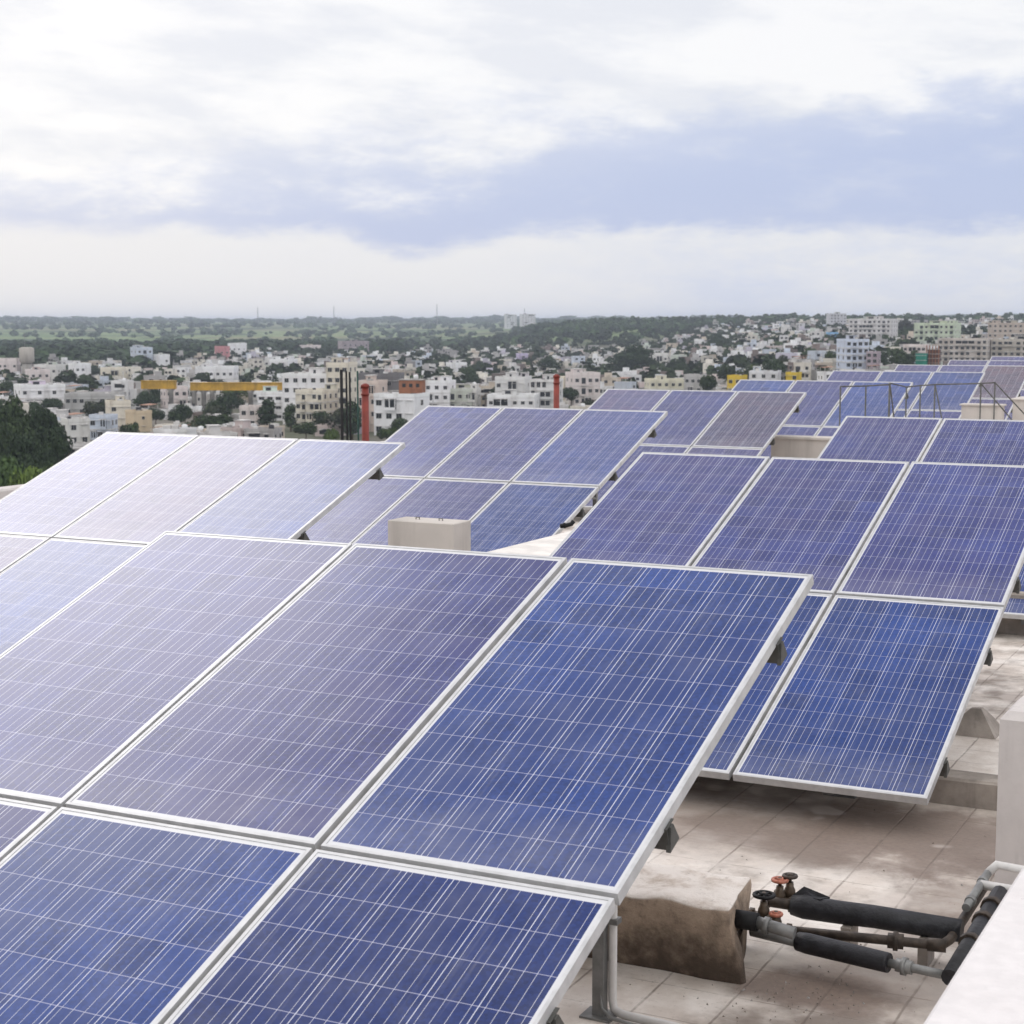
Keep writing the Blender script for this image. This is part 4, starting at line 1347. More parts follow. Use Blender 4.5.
# stone water tower with a mast
root, W, H, s = plain('grey stone water tower with a thin mast in front of the forest', 'water_tower', 'water tower', 20, 35, 347, 380, M_CONC)
mb = MB(); mb.tube([(0, 0, 0), (0, 0, H * .55)], W * .34, seg=12); mb.build('shaft', M_CITY, root, color=(.34, .32, .29))
mb = MB(); mb.tube([(0, 0, H * .50), (0, 0, H * .58), (0, 0, H * .97), (0, 0, H)], [W * .36, W * .5, W * .5, W * .3], seg=16); mb.build('tank', M_CITY, root, color=(.40, .37, .33))
mb = MB(); mb.tube([(-1, 0, H), (-1, 0, H + 9)], [.25, .12], seg=6); mb.build('mast', M_GALV, root)

# ochre girders of the road viaduct under construction
def girder(label, px0, px1, yt, yb, piers):
    X0, Y0, _ = on_ground((px0 + px1) / 2, 412)
    D = Y0
    s = D / FPX
    W = (px1 - px0) * s
    def zof(py):
        r = ray((px0 + px1) / 2, py)
        return CAMZ + r[2] * D / r[1]
    X = ((px0 + px1) / 2 - 512) * s
    z1, z0 = zof(yt), zof(yb)
    g = float(terrain(X, D))
    root = empty('launching_girder', (X, D, g), 0.0)
    tag(root, label, 'girder', 'ochre girders of the unfinished viaduct')
    h = z1 - z0
    mb = MB()
    mb.box(-W / 2, W / 2, 0, 3.0, z0 - g, z1 - g - .2)
    mb.box(-W / 2 - .1, W / 2 + .1, -.35, 3.35, z1 - g - .2, z1 - g)
    mb.box(-W / 2 - .1, W / 2 + .1, -.35, 3.35, z0 - g - .18, z0 - g)
    n = max(4, int(W / 2.6))
    for i in range(n + 1):
        x = -W / 2 + W * i / n
        mb.box(x - .09, x + .09, -.25, 0, z0 - g, z1 - g - .2)
    mb.build('beam', M_YELLOW, root)
    for f_ in piers:
        x = -W / 2 + W * f_
        mb = MB(); mb.tube([(x, 1.5, -.5), (x, 1.5, z0 - g - 1.2), (x, 1.5, z0 - g - .2)], [1.0, 1.0, 1.9], seg=12)
        mb.build('pier', M_CITYROOF, root)
    LM.append((px0, px1, yt, yb + 16, D, X, D, W * .5))


girder('shorter rust-ochre viaduct girder, the one on its own beside the blue-grey block', 142, 176, 380.5, 388.5, (.15, .85))
girder('long ochre-yellow viaduct girder on grey piers below the long white house', 191, 287, 382.5, 390.0, (.03, .13, .22, .62, .9))

# radio masts on the horizon, lamp posts in the town
for (px, yt, yb, lab) in ((258, 307, 322, 'thin radio mast on the hazy horizon, the leftmost of three'), (334, 306, 322, 'thin radio mast on the horizon above the black bars'), (437, 304, 322, 'tallest thin radio mast on the horizon above the lavender array'), (524.5, 308, 318, 'mast rising above the hazy tower pair'), ):
    X, Y, Zg = on_ground(px, yb + 3)
    s = mpp(X, Y, Zg)
    H = (yb + 3 - yt) * s
    mb = MB()
    wb = .55 * s
    mb.tube([(0, 0, 0), (0, 0, H * .6), (0, 0, H)], [wb, wb * .6, wb * .3], seg=4)
    for k in range(3):
        mb.tube([(0, 0, H * (.7 + .1 * k)), (0, 0, H * (.72 + .1 * k))], wb * 1.3, seg=6)
    o = mb.build('radio_mast', M_GALV, None, (X, Y, Zg))
    tag(o, lab, 'mast', 'radio masts on the horizon')
for (px, yt, yb, lab) in ((124, 372, 402, 'white lamp post in front of the cream house'), (190, 378, 408, 'white lamp post at the gap between the ochre girders'), (485, 374, 402, 'lamp post left of the long white building'),
                          (801, 358, 384, 'pale lamp post beside the smaller yellow house'), (808, 360, 384, 'grey post just right of the pale lamp post'), (455, 355, 392, 'thin post behind the white stair tower')):
    X, Y, Zg = on_ground(px, yb)
    s = mpp(X, Y, Zg)
    H = (yb - yt) * s
    t_ = empty('street_lamp', (X, Y, Zg), 0)
    tag(t_, lab, 'street lamp', 'lamp posts in the town')
    MB().tube([(0, 0, 0), (0, 0, H)], [.30 * s + .05, .22 * s + .03], seg=7).build('pole', M_CITYTRIM, t_)
    MB().tube([(0, 0, H), (1.6, 0, H + .25)], .09, seg=6).build('arm', M_CITYTRIM, t_)
    MB().box(1.2, 2.1, -.15, .15, H + .2, H + .34).build('lamp_head', M_GALV, t_)

# ------------------------------------------------------------------ trees
TREE_COL = [(0.030, 0.048, 0.024), (0.040, 0.062, 0.026), (0.024, 0.040, 0.026), (0.055, 0.080, 0.030)]


def crown_arrays(rng, lobes, nleaf, leaf, fill=0.25):
    """leaf quads scattered over the skins of several lobes; returns verts (n,4,3)"""
    lobes = np.array(lobes, float)                 # cx cy cz rx ry rz
    area = (lobes[:, 3] * lobes[:, 5])
    pick = rng.choice(len(lobes), nleaf, p=area / area.sum())
    d = rng.normal(size=(nleaf, 3))
    d /= np.linalg.norm(d, axis=1)[:, None]
    rad = np.where(rng.random(nleaf) < fill, rng.uniform(.3, .85, nleaf), rng.uniform(.82, 1.08, nleaf))
    c = lobes[pick, :3] + d * lobes[pick, 3:6] * rad[:, None]
    nrm = d + rng.normal(scale=.55, size=(nleaf, 3))
    nrm /= np.linalg.norm(nrm, axis=1)[:, None]
    a = np.cross(nrm, rng.normal(size=(nleaf, 3)))
    a /= np.linalg.norm(a, axis=1)[:, None]
    b_ = np.cross(nrm, a)
    s = leaf * rng.uniform(.6, 1.4, nleaf)[:, None]
    q = np.stack([c - a * s - b_ * s * .7, c + a * s - b_ * s * .6, c + a * s * .8 + b_ * s, c - a * s * .7 + b_ * s * .8], 1)
    return q


def quads_mesh(name, q, mats, tint=None):
    n = len(q)
    me = bpy.data.meshes.new(name)
    me.vertices.add(n * 4)
    me.vertices.foreach_set('co', q.reshape(-1).astype(np.float32))
    me.loops.add(n * 4)
    me.loops.foreach_set('vertex_index', np.arange(n * 4, dtype=np.int32))
    me.polygons.add(n)
    me.polygons.foreach_set('loop_start', np.arange(0, n * 4, 4, dtype=np.int32))
    me.materials.append(mats)
    if tint is not None:
        at = me.attributes.new('tint', 'FLOAT_COLOR', 'FACE')
        at.data.foreach_set('color', np.concatenate([tint, np.ones((n, 1))], 1).astype(np.float32).reshape(-1))
    me.update(calc_edges=True)
    me.validate()
    return me


def lobes_for(rng, kind):
    """unit tree: height 1, crown from about .25 to 1"""
    L_ = []
    if kind == 'round':
        n = 9
        for i in range(n):
            a = rng.uniform(0, 2 * pi); r = rng.uniform(.05, .30)
            L_.append((r * cos(a), r * sin(a), rng.uniform(.42, .80), rng.uniform(.16, .26), rng.uniform(.16, .26), rng.uniform(.13, .20)))
        L_.append((0, 0, .60, .34, .34, .26))
    elif kind == 'broad':
        n = 12
        for i in range(n):
            a = rng.uniform(0, 2 * pi); r = rng.uniform(.1, .55)
            L_.append((r * cos(a), r * sin(a), .85 - r * .55 + rng.uniform(-.1, .05), rng.uniform(.17, .30), rng.uniform(.17, .30), rng.uniform(.12, .2)))
        L_.append((0, 0, .58, .52, .52, .26))
    elif kind == 'tall':
        for i in range(8):
            z_ = .28 + .62 * i / 7
            r = .20 * (1 - abs(z_ - .5) * 1.1)
            L_.append((rng.uniform(-.08, .08), rng.uniform(-.08, .08), z_, r + .05, r + .05, .12))
    elif kind == 'bush':
        for i in range(8):
            a = rng.uniform(0, 2 * pi); r = rng.uniform(.1, .6)
            L_.append((r * cos(a), r * sin(a), rng.uniform(.25, .65), rng.uniform(.22, .4), rng.uniform(.22, .4), rng.uniform(.2, .34)))
    return L_


TREE_ME = {}
for kind in ('round', 'broad', 'tall', 'bush'):
    for v_ in range(3):
        rng = np.random.default_rng(hash_seed := (sum(map(ord, kind)) * 13 + v_))
        q = crown_arrays(rng, lobes_for(rng, kind), 1500 if kind != 'tall' else 1000, .030 if kind != 'bush' else .05)
        crown = quads_mesh('crown', q, M_LEAF)
        tb = MB()
        hh = .5
        tb.tube([(0, 0, -.03), (.01, 0, .2), (0, .01, hh)], [.035, .024, .012], seg=7)
        for i in range(5):
            a = rng.uniform(0, 2 * pi)
            z0 = rng.uniform(.2, .42)
            tb.tube([(0, 0, z0), (.12 * cos(a), .12 * sin(a), z0 + .16), (.22 * cos(a), .22 * sin(a), z0 + .28)], [.014, .009, .004], seg=5)
        TREE_ME[(kind, v_)] = (crown, tb.mesh('trunk', M_BARK))
BIG_ME = {}
for v_ in range(3):
    rng = np.random.default_rng(90 + v_)
    L_ = []
    for i in range(26):
        a = rng.uniform(0, 2 * pi); r = rng.uniform(.05, .48)
        L_.append((r * cos(a), r * sin(a), .86 - r * .6 + rng.uniform(-.16, .06), rng.uniform(.10, .19), rng.uniform(.10, .19), rng.uniform(.08, .14)))
    L_.append((0, 0, .5, .42, .42, .28))
    q = crown_arrays(rng, L_, 9000, .017)
    BIG_ME[v_] = (quads_mesh('crown', q, M_LEAF), TREE_ME[('broad', v_)][1])

TREES = []


def tree(X, Y, H, wide, kind, v_, colour, label, name='broadleaf_tree', group='trees among the houses', big=False):
    crown, trunk = BIG_ME[v_] if big else TREE_ME[(kind, v_)]
    z_ = float(terrain(X, Y))
    root = empty(name, (X, Y, z_ - .2), random.uniform(0, 6.28))
    tag(root, label, 'tree' if kind != 'bush' else 'bush', group)
    c = link('crown', crown, root, color=colour)
    c.scale = (H * wide, H * wide, H)
    if kind != 'bush':
        t2 = link('trunk', trunk, root)
        t2.scale = (H, H, H)
    TREES.append((X, Y, H * wide * .4))
    return root


def tree_px(px, yt, yb, wpx, kind, v_, colour, label, big=False, name='broadleaf_tree', D=None, group='trees among the houses'):
    if D is None:
        X, Y, Zg = on_ground(px, yb)
    else:
        r = ray(px, 400)
        X, Y = r[0] * D / r[1], D
        Zg = float(terrain(X, Y))
    s = mpp(X, Y, Zg)
    r = ray(px, yt)
    ztop = CAMZ + r[2] * Y / r[1]
    H = (ztop - Zg) / (0.98 if kind != 'bush' else 0.95)
    base = {'round': .80, 'broad': 1.35, 'tall': .48, 'bush': 1.7}[kind]
    if big:
        base = 1.12
    wide = wpx * s / (H * base)
    LM.append((px - wpx / 2, px + wpx / 2, yt, yb if D is None else yt + 60, sqrt(X * X + Y * Y), X, Y, wpx * s * .4))
    return tree(X, Y, H, wide, kind, v_, colour, label, name, group, big)


DK = (0.036, 0.056, 0.034)
DK2 = (0.048, 0.072, 0.040)
MID = (0.045, 0.070, 0.028)
LGT = (0.11, 0.16, 0.045)
# the dark clump at the left edge
GL = 'big trees at the edge of the town'
tree_px(8, 394, 487, 62, 'broad', 0, DK2, 'dark tall tree at the edge of the frame, tallest of the clump', True, D=360, group=GL)
tree_px(38, 402, 487, 60, 'broad', 1, DK, 'very dark broad tree in the middle of the clump beside the palest array', True, D=375, group=GL)
tree_px(55, 419, 487, 32, 'broad', 2, DK, 'dark tree of the clump next to the dirty pale house', True, D=392, group=GL)
tree_px(22, 430, 490, 60, 'broad', 1, DK, 'dark lower tree in front of the clump with a shadowed side', True, D=338, group=GL)
tree_px(-16, 418, 490, 50, 'broad', 2, DK2, 'dark green tree cut by the frame edge behind the pale bush', True, D=335, group=GL)
tree_px(42, 440, 490, 44, 'broad', 0, DK, 'dark rounded tree low in the clump right beside the array edge', True, D=330, group=GL)
GB = 'light green trees below the dark clump'
tree_px(2, 447, 500, 46, 'round', 0, (0.065, 0.105, 0.045), 'mid-green round tree at the foot of the dark clump, cut by the frame', D=285, group=GB)
tree_px(34, 462, 500, 40, 'round', 1, LGT, 'light green tree just above the sloping edge of the palest array', D=262, group=GB)
tree_px(14, 472, 500, 44, 'broad', 2, (0.10, 0.145, 0.045), 'yellowish green spreading tree beside the parapet sliver', D=236, group=GB)
tree_px(52, 456, 500, 34, 'round', 0, (0.06, 0.09, 0.04), 'smaller mid-green tree right of the light green one', D=290, group=GB)
tree_px(53, 396, 417, 22, 'round', 0, DK, 'round dark tree in front of the long white house')
tree_px(8, 379, 402, 28, 'broad', 1, DK2, 'dark tree below the pinkish terrace')
tree_px(95, 363, 380, 14, 'round', 2, DK, 'round dark tree between the two white houses by the forest')
tree_px(146, 391, 414, 32, 'broad', 2, DK, 'broad dark tree under the rust-ochre girder')
tree_px(178, 403, 428, 22, 'round', 1, DK, 'round dark tree right of the pale terrace house')
tree_px(131, 420, 440, 20, 'bush', 0, DK2, 'palm-like tree in front of the cream blank wall', name='broadleaf_tree')
tree_px(232, 392, 416, 30, 'broad', 0, DK, 'dark broad tree below the long ochre girder')
tree_px(215, 399, 416, 22, 'broad', 1, DK2, 'smaller dark tree at the grey girder piers')
tree_px(268, 399, 430, 18, 'tall', 0, DK, 'thin dark pointed tree in front of the strip-window building')
tree_px(291, 404, 432, 12, 'tall', 1, DK2, 'narrow dark tree against the corner of the cream apartments')
tree_px(306, 419, 440, 24, 'round', 2, DK2, 'dark tree at the foot of the cream apartments')
tree_px(330, 424, 441, 18, 'bush', 2, (0.07, 0.105, 0.035), 'light green bush at the foot of the cream apartments', name='green_bush')
tree_px(352, 402, 440, 18, 'tall', 2, DK, 'dark narrow tree seen between the bars and the red pipe')
tree_px(401, 415, 440, 20, 'round', 0, DK2, 'dark tree against the white building with square windows')
tree_px(388, 425, 442, 22, 'bush', 0, MID, 'green bush under the white building with square windows', name='green_bush')
tree_px(635, 344, 377, 46, 'broad', 0, DK, 'biggest dark tree of the middle town, broad and rounded', True)
tree_px(617, 355, 377, 24, 'round', 1, DK, 'dark tree leaning against the biggest tree')
tree_px(682, 362, 378, 28, 'broad', 1, DK, 'low dark tree right of the biggest tree')
tree_px(716, 334, 352, 26, 'broad', 2, DK, 'dark tree on the slope above the yellow house')
tree_px(726, 362, 381, 14, 'round', 2, DK2, 'dark tree behind the bright yellow house')
tree_px(737, 353, 370, 13, 'round', 0, DK, 'round dark tree amid the roofs above the white block')
tree_px(897, 347, 372, 24, 'round', 1, DK2, 'round dark tree left of the teal netting')
tree_px(909, 354, 374, 14, 'tall', 0, DK, 'tall dark tree touching the teal netting')
tree_px(571, 385, 406, 18, 'round', 0, DK, 'dark tree at the right of the second red pipe')
tree_px(480, 360, 376, 22, 'broad', 0, DK, 'dark tree behind the small white pitched house')
tree_px(445, 353, 370, 20, 'broad', 1, DK, 'dark tree behind the white two-storey house')
tree_px(394, 340, 358, 28, 'broad', 2, DK, 'dark broad tree right of the mauve frame house')
tree_px(324, 346, 360, 18, 'broad', 0, DK, 'dark tree beside the pink long house')
tree_px(288, 372, 384, 14, 'round', 2, DK, 'small dark tree in front of the white house with a blue wall')
tree_px(434, 390, 408, 12, 'bush', 1, DK2, 'dark bush against the white stair tower', name='green_bush')
tree_px(470, 366, 392, 18, 'round', 1, DK2, 'dark round tree left of the low front wing')
tree_px(548, 356, 376, 30, 'broad', 2, DK, 'dark broad tree behind the columned white building')
tree_px(815, 376, 392, 22, 'bush', 2, MID, 'green bush right of the grey post', name='green_bush')
tree_px(1005, 318, 340, 30, 'round', 1, DK, 'dark tree rising above the tan stepped block')
tree_px(905, 317, 340, 16, 'round', 0, (0.05, 0.055, 0.05), 'greyish tree between the two skyline blocks')

# ------------------------------------------------------------------ filling the town
PAL = [('white', (0.78, 0.77, 0.77), 7), ('cream', (0.68, 0.64, 0.57), 4), ('grey', (0.40, 0.385, 0.375), 5), ('pinkish', (0.60, 0.51, 0.49), 3), ('pale blue', (0.54, 0.58, 0.65), 2),
       ('buff', (0.54, 0.47, 0.39), 2), ('brown', (0.22, 0.18, 0.165), 3), ('pale green', (0.55, 0.59, 0.52), 1), ('lilac', (0.52, 0.49, 0.56), 1), ('dirty white', (0.58, 0.565, 0.55), 6)]
PW_ = np.array([p[2] for p in PAL], float); PW_ /= PW_.sum()
STOREY = {1: 'single-storey', 2: 'two-storey', 3: 'three-storey', 4: 'four-storey'}
FEAT = [('plain', 'with plain roof'), ('stair', 'with roof stair room'), ('tank', 'with black tank'), ('tankw', 'with white tank'), ('tin', 'with tin shed'), ('awning', 'with front canopy')]


def house_mb(W, Dp, fl_, feat, rr, detail):
    fh = 3.1
    m_ = MB()
    Hh = fl_ * fh
    m_.box(-W / 2, W / 2, -Dp / 2, Dp / 2, -1.5, Hh, 0)
    e = .12
    m_.box(-W / 2 - e, W / 2 + e, -Dp / 2 - e, -Dp / 2 + .1, Hh, Hh + .8, 0)
    m_.box(-W / 2 - e, W / 2 + e, Dp / 2 - .1, Dp / 2 + e, Hh, Hh + .8, 0)
    m_.box(-W / 2 - e, -W / 2 + .1, -Dp / 2 + .1, Dp / 2 - .1, Hh, Hh + .8, 0)
    m_.box(W / 2 - .1, W / 2 + e, -Dp / 2 + .1, Dp / 2 - .1, Hh, Hh + .8, 0)
    m_.box(-W / 2 + .1, W / 2 - .1, -Dp / 2 + .1, Dp / 2 - .1, Hh, Hh + .05, 1)
    nb = max(2, int(W / 3.2))
    for k in range(fl_):
        for i in range(nb):
            if rr.random() < .25:
                continue
            x = -W / 2 + W * (i + .5) / nb + rr.uniform(-.35, .35)
            big = rr.random() < .25
            ww, z0, z1 = (.95, .1, 2.3) if big else (.6, .95, 2.15)
            m_.box(x - ww, x + ww, -Dp / 2 - .05, -Dp / 2, k * fh + z0, k * fh + z1, 2)
            m_.box(x - ww - .2, x + ww + .2, -Dp / 2 - .6, -Dp / 2, k * fh + 2.35, k * fh + 2.47, 3)
        if rr.random() < .35:      # veranda: flat dark band in place of recess shade, behind a low wall
            xa = rr.uniform(-W / 2 + .3, 0)
            xb = xa + W * rr.uniform(.35, .5)
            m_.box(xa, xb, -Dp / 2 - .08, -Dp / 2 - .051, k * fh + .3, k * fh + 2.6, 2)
            m_.box(xa - .1, xb + .1, -Dp / 2 - 1.2, -Dp / 2 - .61, k * fh - .1, k * fh + .95, 0)
            m_.box(xa - .2, xb + .2, -Dp / 2 - 1.3, -Dp / 2 - .09, k * fh + 2.62, k * fh + 2.76, 3)
        for sg in (-1, 1):
            for i in range(2):
                if rr.random() < .3:
                    continue
                y = -Dp / 2 + Dp * (i + .5) / 2 + rr.uniform(-.6, .6)
                x0, x1 = (W / 2, W / 2 + .05) if sg > 0 else (-W / 2 - .05, -W / 2)
                m_.box(x0, x1, y - .55, y + .55, k * fh + .95, k * fh + 2.15, 2)
        if k and rr.random() < .6:
            bx = rr.uniform(-W * .25, W * .25)
            m_.box(bx - 1.8, bx + 1.8, -Dp / 2 - 1.3, -Dp / 2 - .61, k * fh - .12, k * fh + .9, 3)
    for i in range(rr.randrange(1, 4)):      # bits and pieces on the roof
        x, y = rr.uniform(-W * .38, W * .38), rr.uniform(-Dp * .1, Dp * .38)
        a_, h_ = rr.uniform(.4, 1.3), rr.uniform(.8, 1.9)
        m_.box(x - a_, x + a_, y - a_ * .7, y + a_ * .7, Hh + .055 + i * .003, Hh + h_, rr.choice((0, 3, 3, 1, 2)))
    if rr.random() < .5:
        m_.box(W / 2 + .001 + e, W / 2 + rr.uniform(2.5, 4), -Dp * .3, Dp * .4, -1.5, max(2.6, Hh - rr.uniform(2.2, 3.2)), 0)
    if feat == 'stair':
        x = rr.uniform(-W * .25, W * .25)
        m_.box(x - 1.5, x + 1.5, -1, 2.5, Hh + .06, Hh + 2.6, 0)
        m_.box(x - 1.8, x + 1.8, -1.3, 2.8, Hh + 2.6, Hh + 2.78, 3)
    elif feat in ('tank', 'tankw'):
        x = rr.uniform(-W * .3, W * .3)
        m_.tube([(x, 1, Hh + .06), (x, 1, Hh + 1.5), (x, 1, Hh + 1.75)], [.8, .8, .35], 4 if feat == 'tank' else 5, seg=10)
    elif feat == 'tin':
        m_.prism([(-W * .4, Hh + 2.3), (W * .2, Hh + 2.7), (W * .2, Hh + 2.78), (-W * .4, Hh + 2.38)], 'y', -Dp * .35, Dp * .4, 6)
        for sx in (-W * .38, W * .18):
            for sy in (-Dp * .33, Dp * .36):
                m_.box(sx - .08, sx + .08, sy - .08, sy + .08, Hh + .06, Hh + 2.28, 3)
    elif feat == 'awning':
        m_.box(-W * .48, W * .48, -Dp / 2 - 1.9, -Dp / 2 - .62, (fl_ - 1) * fh + 2.62, (fl_ - 1) * fh + 2.78, 3)
    return m_


HMATS = [M_CITY, M_CITYROOF, M_PANE_SHADE, M_CITYTRIM, M_TANKB, M_TANKW, M_TIN]
HOUSE_ME = {}


def house_mesh(fl_, feat, v_):
    key = (fl_, feat, v_)
    if key not in HOUSE_ME:
        rr = random.Random(hash((fl_, v_)) + len(feat) * 17)
        W, Dp = rr.uniform(5.2, 9.5), rr.uniform(5.5, 9.5)
        HOUSE_ME[key] = (house_mb(W, Dp, fl_, feat, rr, True).mesh('town_house', HMATS), W, Dp)
    return HOUSE_ME[key]


class GridHash:
    def __init__(self, c=20.0):
        self.c = c; self.d = {}
    def add(self, x, y, r):
        self.d.setdefault((int(x // self.c), int(y // self.c)), []).append((x, y, r))
    def hit(self, x, y, r):
        i, j = int(x // self.c), int(y // self.c)
        for a in range(i - 3, i + 4):
            for b_ in range(j - 3, j + 4):
                for (x2, y2, r2) in self.d.get((a, b_), ()):
                    if (x - x2) ** 2 + (y - y2) ** 2 < (r + r2) ** 2:
                        return True
        return False


GH = GridHash()
for l_ in LM:
    GH.add(l_[5], l_[6], l_[7])


def town_limit(azd):
    lim = 1290 + 50 * sin(azd * 1.7)
    lim += 520 * float(sstep(azd, -12.0, -9.0)) + 580 * float(sstep(azd, 4.5, 7))
    return lim


def in_town(azd, D):
    return 400 < D < town_limit(azd)


cand = []
rng = random.Random(42)
tries = 0
while tries < 34000:
    tries += 1
    azd = rng.uniform(-18.5, 18.5)
    D = sqrt(rng.uniform(400 ** 2, 2400 ** 2))
    if not in_town(azd, D):
        continue
    X, Y = D * sin(radians(azd)), D * cos(radians(azd))
    Zg = float(terrain(X, Y))
    px, py = project(X, Y, Zg)
    s = Y / FPX
    fl_ = rng.choices((1, 2, 3, 4), (4, 6, 2.2, .3))[0]
    hpx = (fl_ * 3.1 + 1.5) / s
    wpx = 13 / s
    bad = False
    for (a0, a1, t0, t1, dl, *_r) in LM:
        if D < dl + 6 and px + wpx / 2 > a0 and px - wpx / 2 < a1 and py > t0 - 1 and py - hpx < t0 + .62 * (t1 - t0):
            bad = True
            break
    if bad or GH.hit(X, Y, 4.0):
        continue
    # hidden behind the near clump of trees or our own roof
    istree = rng.random() < (0.30 if D < 1000 else 0.24)
    GH.add(X, Y, 4.0)
    if D > 1450 and not istree and rng.random() < .35:
        continue
    cand.append((D, azd, X, Y, fl_, istree, px, py, hpx, wpx))
cand.sort()
houses = [c for c in cand if not c[5]]
trees_ = [c for c in cand if c[5]]


def array_top(px):
    """approximate picture height of the arrays' upper edges: what lies lower is hidden"""
    pts = [(0, 492), (108, 432), (405, 441), (429, 405), (590, 408), (602, 388), (735, 391), (741, 379), (830, 381), (832, 371), (900, 372), (903, 364), (1024, 357)]
    for (a, b_), (c, d) in zip(pts, pts[1:]):
        if a <= px <= c:
            return b_ + (d - b_) * (px - a) / max(1, c - a)
    return 492 if px < 0 else 357


def visible(c):
    D, azd, X, Y, fl_, ist, px, py, hpx, wpx = c
    return -8 < px < 1032 and py - hpx * .8 < array_top(px)


houses = [h for h in houses if visible(h)]
trees_ = [t for t in trees_ if visible(t)]
N_IND = 260
ANCH = [(o, project(o.location.x, o.location.y, o.location.z + 3)) for o in bpy.data.objects if o.get('category') in ('building', 'house', 'girder', 'water tower') and o.parent is None]
SHORT = {}
for o, p in ANCH:
    lb = o['label']
    SHORT[o.name] = lb


def near_phrase(px, py):
    """which hand-placed landmark stands closest in the picture"""
    best = min(LANDM, key=lambda a: (a[1] - px) ** 2 + ((a[2] - py) * 2.2) ** 2)
    rel = 'left of' if px < best[1] - 6 else ('right of' if px > best[1] + 6 else ('behind' if py < best[2] else 'before'))
    return rel + ' ' + best[0]


LANDM = [('the water tower', 28, 375), ('the long white house', 40, 400), ('the blue-grey block', 142, 368), ('the rust-ochre girder', 158, 384), ('the cream blank wall', 138, 425), ('the grey row house', 96, 410),
         ('the long ochre girder', 219, 386), ('the dull pink house', 222, 358), ('the strip-window building', 277, 412), ('the cream apartments', 318, 420), ('the pink long house', 310, 353), ('the mauve frame house', 353, 352),
         ('the black bars', 346, 395), ('the red pipe', 365, 410), ('the square-windowed building', 402, 415), ('the brick rooms', 410, 386), ('the white stair tower', 428, 390), ('the columned white building', 546, 395),
         ('the second red pipe', 556, 388), ('the low front wing', 510, 405), ('the stepped white block', 582, 385), ('the biggest dark tree', 633, 362), ('the long cream house', 667, 385), ('the white gabled house', 658, 363),
         ('the yellow house', 737, 384), ('the yellow-ended block', 765, 380), ('the pale lamp post', 801, 370), ('the lilac house', 522, 362), ('the pale blue apartments', 852, 360), ('the teal netting', 920, 362),
         ('the white skyline block', 872, 335), ('the green skyline block', 937, 340), ('the beige tenements', 965, 355), ('the sky-blue house', 832, 340), ('the dark slope tree', 716, 345), ('the hazy towers', 520, 330),
         ('the round roof tree', 737, 362), ('the slim horizon mast', 437, 340)]
labels_used = {}
ORD = ['first', 'second', 'third', 'fourth', 'fifth', 'sixth', 'seventh', 'eighth', 'ninth', 'tenth']
pend = []
for i, c in enumerate(houses[:N_IND]):
    D, azd, X, Y, fl_, ist, px, py, hpx, wpx = c
    ci = int(RNG.choice(len(PAL), p=PW_))
    feat, fphr = FEAT[rng.randrange(len(FEAT))]
    me, W, Dp = house_mesh(fl_, feat, rng.randrange(3))
    o = link('town_house', me, None, (X, Y, float(terrain(X, Y)) - .2), (0, 0, -atan2(X, Y) * .6 + rng.choice((0, 0, .5, -.5)) + rng.uniform(-.35, .35)))
    k = rng.uniform(.86, 1.1)
    o.color = (*[min(.8, q * k) for q in PAL[ci][1]], 1)
    tag(o, None, 'house', 'houses filling the town')
    pend.append((o, PAL[ci][0], STOREY[fl_], fphr, px, py))


def assign(pend, fmt):
    """give every copy a label of its own: look first, then the landmark beside it, then its order"""
    groups = {}
    for rec in pend:
        groups.setdefault(fmt(rec), []).append(rec)
    for lab, recs in groups.items():
        if len(recs) == 1:
            recs[0][0]['label'] = lab
            continue
        recs.sort(key=lambda r: r[-2])
        for i, r in enumerate(recs):
            r[0]['label'] = lab + ', ' + (ORD[i] if i < 10 else 'last') + ' from left'


assign(pend, lambda r: '%s %s house %s %s' % (r[1], r[2], r[3], near_phrase(r[4], r[5])))

# trees one can tell apart
pend = []
N_TREE = 110
TK = [('round', 'round-crowned'), ('broad', 'broad'), ('tall', 'slim'), ('bush', 'low bushy')]
TCN = [('dark green', DK), ('deep green', (0.032, 0.050, 0.024)), ('mid-green', MID), ('greyish green', (0.045, 0.055, 0.040)), ('light green', (0.075, 0.105, 0.035))]
extra = []
rng2 = random.Random(5)
for _ in range(260):
    azd = rng2.uniform(-18, 18)
    D = sqrt(rng2.uniform(420 ** 2, 1900 ** 2))
    if not in_town(azd, D * .98):
        continue
    X, Y = D * sin(radians(azd)), D * cos(radians(azd))
    px, py = project(X, Y, float(terrain(X, Y)))
    s = Y / FPX
    c = (D, azd, X, Y, 2, True, px, py, 9 / s, 9 / s)
    if not visible(c):
        continue
    if any(D < l_[4] + 6 and px + 6 / s > l_[0] and px - 6 / s < l_[1] and py > l_[2] - 1 and py - 8 / s < l_[3] for l_ in LM):
        continue
    extra.append(c)
trees_ = sorted(trees_ + extra)
for i, c in enumerate(trees_[:N_TREE]):
    D, azd, X, Y, fl_, ist, px, py, hpx, wpx = c
    kind, kphr = TK[rng.choices(range(4), (5, 5, 1.5, 2))[0]]
    cn, cc_ = TCN[rng.choices(range(5), (5, 4, 2, 2, .8))[0]]
    H = rng.uniform(6, 12) * (.5 if kind == 'bush' else 1)
    k = rng.uniform(.85, 1.15)
    o = tree(X, Y, H, rng.uniform(.85, 1.25), kind, rng.randrange(3), tuple(q * k for q in cc_), 'x', 'broadleaf_tree' if kind != 'bush' else 'green_bush')
    pend.append((o, cn, kphr, 'bush' if kind == 'bush' else 'tree', px, py))
